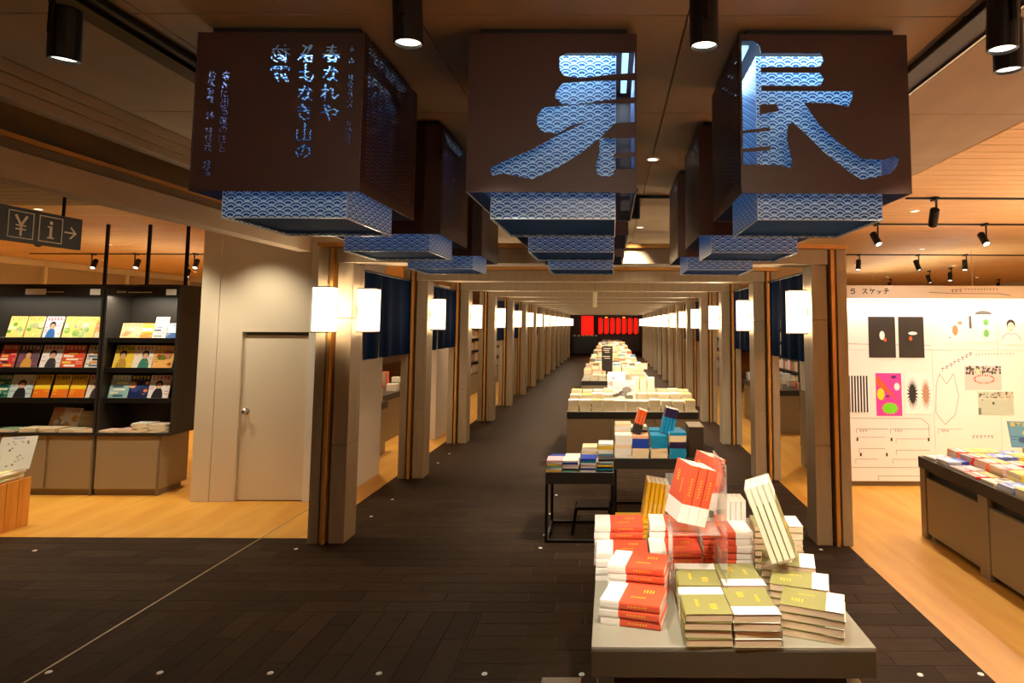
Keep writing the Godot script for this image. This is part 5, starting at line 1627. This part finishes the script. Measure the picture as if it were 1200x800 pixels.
	line_strip(pl, [[-0.13, 0.06], [-0.09, 0.13], [-0.03, 0.155], [0.0, 0.135], [0.03, 0.155], [0.09, 0.13], [0.13, 0.06]], 0.006, 0.0036)
	line_strip(pl, [[-0.03, 0.25], [-0.012, 0.25]], 0.006, 0.004)
	line_strip(pl, [[0.03, 0.25], [0.012, 0.25]], 0.006, 0.004)
	line_strip(pl, [[-0.012, 0.2], [0.012, 0.2]], 0.005, 0.004)
	o = part(p, "drawn_lines", pl.commit(), M.ink)
	o.set_meta("kind", "stuff")
	# photographs
	var f1 := mat("photo_plaza", Color.WHITE, 0.4)
	f1.albedo_texture = photo_texture(0)
	var f2 := mat("photo_court", Color.WHITE, 0.4)
	f2.albedo_texture = photo_texture(1)
	for q in [[4.81, 5.305, 1.285, 1.61, f1, "photograph of people on a pale plaza under dark trees"], [4.975, 5.455, 0.955, 1.265, f2, "photograph of a pale green court with a lone figure"]]:
		p = thing("photograph", q[5], "photograph", Vector3((q[0] + q[1]) / 2, q[2], -8.43), "photographs on the exhibition wall")
		part(p, "mount", bx(Vector3(q[1] - q[0], q[3] - q[2], 0.006)), M.white_band, Vector3(0, (q[3] - q[2]) / 2, 0.003))
		skin(p, "print", q[1] - q[0], q[3] - q[2], q[4], Vector3(0, (q[3] - q[2]) / 2, 0.0068), Vector3.ZERO, 1.0, true)

func photo_texture(which: int) -> ImageTexture:
	var w := 128
	var h := 84
	var im := Image.create(w, h, false, Image.FORMAT_RGB8)
	var r := RandomNumberGenerator.new()
	r.seed = 50 + which
	if which == 0:
		im.fill(srgb(206, 200, 194))
		for k in 70:
			im.fill_rect(Rect2i(r.randi_range(0, w), r.randi_range(0, 24), r.randi_range(3, 9), r.randi_range(3, 9)), [srgb(50, 50, 52), srgb(90, 88, 86), srgb(70, 60, 56)][k % 3])
		im.fill_rect(Rect2i(54, 0, 6, 20), srgb(226, 216, 200))
		for k in 26:
			var a := TAU * k / 26
			im.fill_rect(Rect2i(int(66 + 34 * cos(a)), int(44 + 14 * sin(a)), 4, 6), [srgb(206, 90, 70), srgb(230, 150, 110), srgb(180, 70, 60)][k % 3])
		im.fill_rect(Rect2i(40, 14, 10, 10), srgb(240, 220, 150))
	else:
		im.fill(srgb(176, 194, 176))
		for k in 60:
			im.fill_rect(Rect2i(r.randi_range(0, w), r.randi_range(0, 26), r.randi_range(3, 10), r.randi_range(3, 8)), [srgb(190, 160, 140), srgb(120, 110, 100), srgb(220, 206, 190), srgb(60, 60, 56)][k % 4])
		im.fill_rect(Rect2i(0, 24, w, 5), srgb(206, 200, 186))
		im.fill_rect(Rect2i(52, 38, 7, 9), srgb(60, 50, 46))
		im.fill_rect(Rect2i(0, 60, 10, 24), srgb(110, 116, 104))
	return ImageTexture.create_from_image(im)

# ---------------------------------------------------------------- the long counter on the poster side
func build_counter() -> void:
	var b := Vector3(4.0, 0, -5.0)
	var c := thing("book_counter", "dark topped book counter with recessed grey drawers on the oak floor", "counter", b)
	slab(c, "counter_top", 3.2, 4.9, 0.69, 0.8, 3.4, 6.52, M.dark_counter, 0.003, b)
	slab(c, "body", 3.26, 4.84, 0.05, 0.689, 3.44, 6.48, M.black_case, 0.0, b)
	slab(c, "plinth", 3.3, 4.8, 0.0, 0.05, 3.5, 6.42, M.black_paint, 0.0, b)
	for d in [[6.40, 6.505], [5.36, 5.50], [4.36, 4.5], [3.41, 3.5]]:
		slab(c, "post", 3.205, 3.26, 0.0, 0.689, d[0], d[1], M.cabinet_grey, 0.003, b)
	for d in [[5.505, 6.395], [4.505, 5.355], [3.505, 4.355]]:
		slab(c, "drawer", 3.215, 3.258, 0.06, 0.61, d[0], d[1], M.cabinet_grey, 0.003, b)
	slab(c, "end_panel", 3.262, 4.84, 0.05, 0.689, 6.481, 6.505, M.cabinet_grey, 0.003, b)
	# books and leaflets on top
	var g := "flat magazines on the poster side counter"
	var sd := 400
	var sets := [
		[srgb(236, 232, 224), srgb(80, 80, 90), srgb(206, 80, 60), srgb(140, 140, 150), 2, "white text cover"], [srgb(226, 60, 56), srgb(250, 240, 220), srgb(240, 200, 120), srgb(250, 220, 210), 4, "red cover"],
		[srgb(240, 220, 90), srgb(50, 50, 40), srgb(230, 120, 40), srgb(250, 246, 220), 2, "yellow cover"], [srgb(190, 210, 236), srgb(40, 60, 150), srgb(60, 90, 190), srgb(240, 240, 250), 4, "pale blue cover"],
		[srgb(246, 236, 214), srgb(150, 110, 80), srgb(206, 170, 130), srgb(120, 100, 90), 1, "cream cover"], [srgb(240, 110, 50), srgb(250, 240, 230), srgb(250, 200, 120), srgb(250, 250, 240), 4, "orange cover"],
		[srgb(226, 196, 190), srgb(160, 60, 80), srgb(190, 100, 110), srgb(240, 230, 230), 1, "pink cover"], [srgb(70, 110, 190), srgb(250, 240, 240), srgb(240, 220, 90), srgb(230, 236, 250), 2, "blue cover"]]
	var mats := []
	for q in sets:
		sd += 1
		mats.append(cover_mat(q[0], q[1], q[2], q[3], q[4], sd))
	for r in 12:
		for k in 5:
			var d := 6.36 - r * 0.24
			if d < 4.2:
				continue
			var x := 3.34 + k * 0.235
			var n := rng.randi_range(2, 4) if k > 0 else rng.randi_range(1, 3)
			var m: int = (r * 3 + k * 5 + (r * k) % 3) % mats.size()
			for i in n:
				flat_magazine(Vector3(x + rng.randf_range(-0.01, 0.01), 0.801 + i * 0.0225, -d), 0.2, 0.215, 90 + rng.randf_range(-6, 6), mats[m], "%s magazine on the poster counter, row %s, place %s, level %s" % [sets[m][5], ORD[r], ORD[k], ORD[i]], g, 0.0215)
	# picture book shown upright, pink box, small table lamp
	var gm := cover_mat(srgb(90, 160, 200), srgb(240, 220, 80), srgb(240, 220, 90), srgb(40, 90, 140), 1, 440)
	magazine(Vector3(4.3, 0.905, -6.42), 0.32, 0.27, 22, -14, gm, "blue picture book with yellow spots propped up on the counter", "", 0.014)
	var l := thing("table_lamp", "cream fabric shade table lamp on the far counter corner", "lamp", Vector3(5.1, 0.0, -7.3))
	part(l, "stand", bx(Vector3(0.36, 0.8, 0.36), 0.004), M.cabinet_grey, Vector3(0, 0.4, 0))
	part(l, "lamp_stem", lathe([Vector2(0.07, 0.8), Vector2(0.07, 0.815), Vector2(0.012, 0.83), Vector2(0.012, 1.05)], 16), M.steel)
	glow("shade_glow", Color(1.0, 0.93, 0.8), 0.9)
	part(l, "lamp_shade", lathe([Vector2(0.15, 1.0), Vector2(0.15, 1.24), Vector2(0.148, 1.24), Vector2(0.148, 1.0)], 28), M.shade_glow)
	omni(l, Vector3(0, 1.12, 0), 0.25, Color(1.0, 0.88, 0.7), 0.05)
	part(l, "bulb", lathe([Vector2(0.0, 1.05), Vector2(0.025, 1.07), Vector2(0.03, 1.11), Vector2(0.015, 1.15), Vector2(0.0, 1.155)], 14), M.lens_glow)

# ---------------------------------------------------------------- what the gaps between the posts show
func far_case(x: float, d0: float, d1: float, face: float, label: String, y_base := 0.0) -> void:
	# a black bookcase standing along the aisle, its open side towards face (+1: to +x)
	var b := Vector3(x, 0, -(d0 + d1) / 2)
	var c := thing("bookcase", label, "bookcase", b, "black bookcases beyond the posts")
	var xb := x - face * 0.3
	slab(c, "back_panel", xb - 0.01, xb + 0.01, 0.0, 2.6, d0, d1, M.black_case, 0.0, b)
	for d in [[d0, d0 + 0.03], [d1 - 0.03, d1]]:
		slab(c, "side_panel", minf(x, xb + face * 0.012), maxf(x, xb + face * 0.012), 0.62, 2.6, d[0], d[1], M.black_case, 0.0, b)
	slab(c, "base_cabinet", minf(x, xb + face * 0.012), maxf(x, xb + face * 0.012), 0.0, 0.61, d0, d1, M.cabinet_grey, 0.003, b)
	var st := start()
	for k in 6:
		var y := 0.63 + k * 0.36
		slab(c, "shelf", minf(x, xb + face * 0.012), maxf(x, xb + face * 0.012), y - 0.025, y, d0 + 0.031, d1 - 0.031, M.black_case, 0.0, b)
		if k < 5:
			var d := d0 + 0.06
			while d < d1 - 0.1:
				var t := rng.randf_range(0.05, 0.2)
				var h := rng.randf_range(0.2, 0.27)
				var col: Color = [srgb(240, 234, 220), srgb(236, 214, 170), srgb(240, 210, 80), srgb(206, 196, 180), srgb(214, 110, 80), srgb(130, 160, 150)][rng.randi() % 6]
				put_box(st, Vector3(-face * 0.13, y + h / 2, -d - t / 2 - b.z), Vector3(0.18, h, t * 0.96), 0.0, col.srgb_to_linear())
				d += t
	var o := part(c, "shelved_books", st.commit(), M.printed_board)
	o.set_meta("kind", "stuff")

func side_counter(x0: float, x1: float, d0: float, d1: float, label: String, seed_cols: Array) -> void:
	var b := Vector3((x0 + x1) / 2, 0, -(d0 + d1) / 2)
	var c := thing("side_counter", label, "counter", b, "pale counters beyond the posts")
	slab(c, "counter_top", x0, x1, 0.74, 0.85, d0, d1, M.dark_counter, 0.003, b)
	slab(c, "cabinet_body", x0 + 0.02, x1 - 0.02, 0.0, 0.739, d0 + 0.02, d1 - 0.02, M.cabinet_grey, 0.003, b)
	var nb := mini(5, int((d1 - d0) / 0.4))
	for k in nb:
		for j in 2:
			var hh := rng.randf_range(0.06, 0.3)
			book_box(Vector3(lerpf(x0 + 0.15, x1 - 0.15, j), 0.851, -lerpf(d0 + 0.2, d1 - 0.2, k / float(nb - 1))), Vector3(0.2, hh, 0.16), seed_cols[(k + j * 2) % seed_cols.size()], "%s book block on the %s" % [["first", "second", "third", "fourth", "fifth"][k] + (" outer" if j == 0 else " inner"), label.replace(" with dark top", "")])

func build_beyond() -> void:
	var cols := [srgb(244, 238, 226), srgb(240, 210, 90), srgb(232, 110, 80), srgb(236, 226, 206), srgb(180, 200, 210)]
	side_counter(-4.9, -4.08, 11.0, 14.9, "pale counter with dark top behind the second curtain", cols)
	side_counter(-4.6, -3.75, 9.6, 10.5, "small pale counter with dark top behind the beige door wall", cols)
	side_counter(3.2, 4.0, 12.4, 15.0, "pale counter with dark top beside the black poster side bookcases", cols)
	far_case(3.4, 9.75, 11.2, -1.0, "black bookcase behind the end of the exhibition wall")
	far_case(4.6, 15.2, 19.5, -1.0, "black bookcase with yellow and white books beyond the fourth portal")
	far_case(4.9, 11.4, 15.0, -1.0, "black bookcase behind the poster side pale counter")
	far_case(3.8, 20.0, 29.0, -1.0, "long black bookcase deep on the poster side")
	far_case(-4.2, 15.3, 20.0, 1.0, "black bookcase deep on the magazine side")
	far_case(-4.2, 21.0, 31.0, 1.0, "long black bookcase at the far magazine side")
	# pale partition with a wall panel between third and fourth portals on the magazine side
	var w := structure("wall_partition")
	slab(w, "wall_panel", -3.4, -3.28, 0, 2.9, 11.7, 14.0, M.beige_wall)
	# back of the aisle: dark counter, red lanterns and banners
	var k := thing("service_counter", "black service counter at the far end of the aisle", "counter", Vector3(-1.9, 0, -46))
	slab(k, "counter_body", -2.85, -0.95, 0.0, 1.2, 45.6, 46.4, M.black_paint, 0.004, k.position)
	slab(k, "counter_top", -2.9, -0.9, 1.2, 1.26, 45.55, 46.45, M.black_case, 0.004, k.position)
	for i in 6:
		book_box(Vector3(-2.7 + i * 0.32, 1.262, -46.0), Vector3(0.2, 0.1, 0.14), cols[i % 5], "small pale leaflet block on the black service counter, place %s" % ORD[i])
	var big := thing("red_banner", "wide glowing red banner behind the black service counter", "banner", Vector3(-1.8, 0, -47.5))
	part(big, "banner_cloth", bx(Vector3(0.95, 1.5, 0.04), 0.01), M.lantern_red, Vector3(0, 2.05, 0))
	part(big, "banner_rod", bx(Vector3(1.05, 0.05, 0.06)), M.black_paint, Vector3(0, 2.83, 0))
	part(big, "rod_post", bx(Vector3(0.06, 2.86, 0.06)), M.black_paint, Vector3(0.55, 1.43, 0))
	for i in 7:
		var lan := thing("red_lantern", "tall red paper lantern in the row at the far end, %s from the wide banner" % ORD[i], "lantern", Vector3(-0.8 + i * 0.45, 0.0, -47.0), "red lanterns at the far end of the aisle")
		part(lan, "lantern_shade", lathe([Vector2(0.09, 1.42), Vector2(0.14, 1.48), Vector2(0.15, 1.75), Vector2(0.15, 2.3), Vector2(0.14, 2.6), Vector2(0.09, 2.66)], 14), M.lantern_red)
		part(lan, "lantern_cap", lathe([Vector2(0.0, 2.72), Vector2(0.1, 2.72), Vector2(0.1, 2.66)], 14), M.lantern_yellow if i % 3 == 1 else M.black_paint)
		part(lan, "lantern_pole", bx(Vector3(0.03, 1.42, 0.03)), M.black_paint, Vector3(0, 0.71, 0))
		part(lan, "white_strip", bx(Vector3(0.05, 1.1, 0.02)), M.white_band, Vector3(0.2, 2.05, 0.0))
	# glazing high on the magazine side, behind the bookcases
	var g := structure("window_1")
	for i in 5:
		slab(g, "window_pane", -11.9, -11.88, 2.3, 3.3, 8.5 + i * 2.2, 10.6 + i * 2.2, M.window_glass)
		slab(g, "window_frame", -11.95, -11.85, 2.2, 3.45, 10.62 + i * 2.2, 10.68 + i * 2.2, M.white_wall)
	slab(g, "window_frame", -11.95, -11.85, 3.31, 3.44, 6, 20, M.white_wall)
	slab(g, "window_frame", -11.95, -11.85, 2.2, 2.29, 6, 20, M.white_wall)

func _ready() -> void:
	rng.seed = 20240611
	setup_camera()
	materials()
	build_floor()
	build_ceiling()
	build_door_wall()
	for i in AISLE_D.size():
		portal(i)
	build_ceiling_lamps()
	for i in AISLE_D.size():
		for s in [-1, 1]:
			var side: String = "magazine side" if s < 0 else "poster side"
			sconce(Vector3(-2.61 + 0.115 if s < 0 else 2.03 - 0.115, 2.06, -(AISLE_D[i] + 0.2)), "glowing white paper wall lamp on the %s inner post of the %s portal" % [side, ORD[i]], Vector3(s, 0, 0))
	sconce(Vector3(-2.81, 2.06, -(AISLE_D[0] - 0.11)), "glowing white paper wall lamp on the front of the first portal, magazine side", Vector3(0, 0, -1))
	for a in [[0, -1], [1, -1], [3, -1], [4, -1], [6, -1], [7, -1], [0, 1], [1, 1], [3, 1], [4, 1], [7, 1]]:
		var d0: float = AISLE_D[a[0]] + 0.36
		noren(-2.84 if a[1] < 0 else 2.24, d0, d0 + 2.16, "navy cloth shop curtain between the %s and %s portals on the %s side" % [ORD[a[0]], ORD[a[0] + 1], "magazine" if a[1] < 0 else "poster"], -float(a[1]), a[0] < 2)
	# three rows of boxes
	var rows := [2.58, 3.82, 5.06]
	for r in 3:
		for k in 3:
			var xc: float = [-1.437, -0.256, 0.918][k]
			var which: String = ["poem", "single-stroke", "big character"][k]
			var front: String = ["text", "left_stroke", "right_stroke"][k] if r == 0 else "plain"
			var lab: String = ["brown hanging box cut with columns of small poem characters, blue wave acrylic below", "brown hanging box, half a large character with one long falling stroke, blue wave acrylic", "brown hanging box, half a large character with several crossbars, blue wave acrylic"][k] if r == 0 else "plain fronted brown hanging box, %s behind the %s box, blue wave acrylic below" % [ORD[r], which]
			hanging_box(xc, rows[r], lab, front, [0, 1, 3] if r == 0 else ([0, 3] if k == 2 else [0, 1]))
	build_exhibition()
	build_counter()
	bookcase_units()
	build_magazines()
	build_crate_and_sign()
	build_near_table()
	build_low_tables()
	build_islands()
	build_beyond()
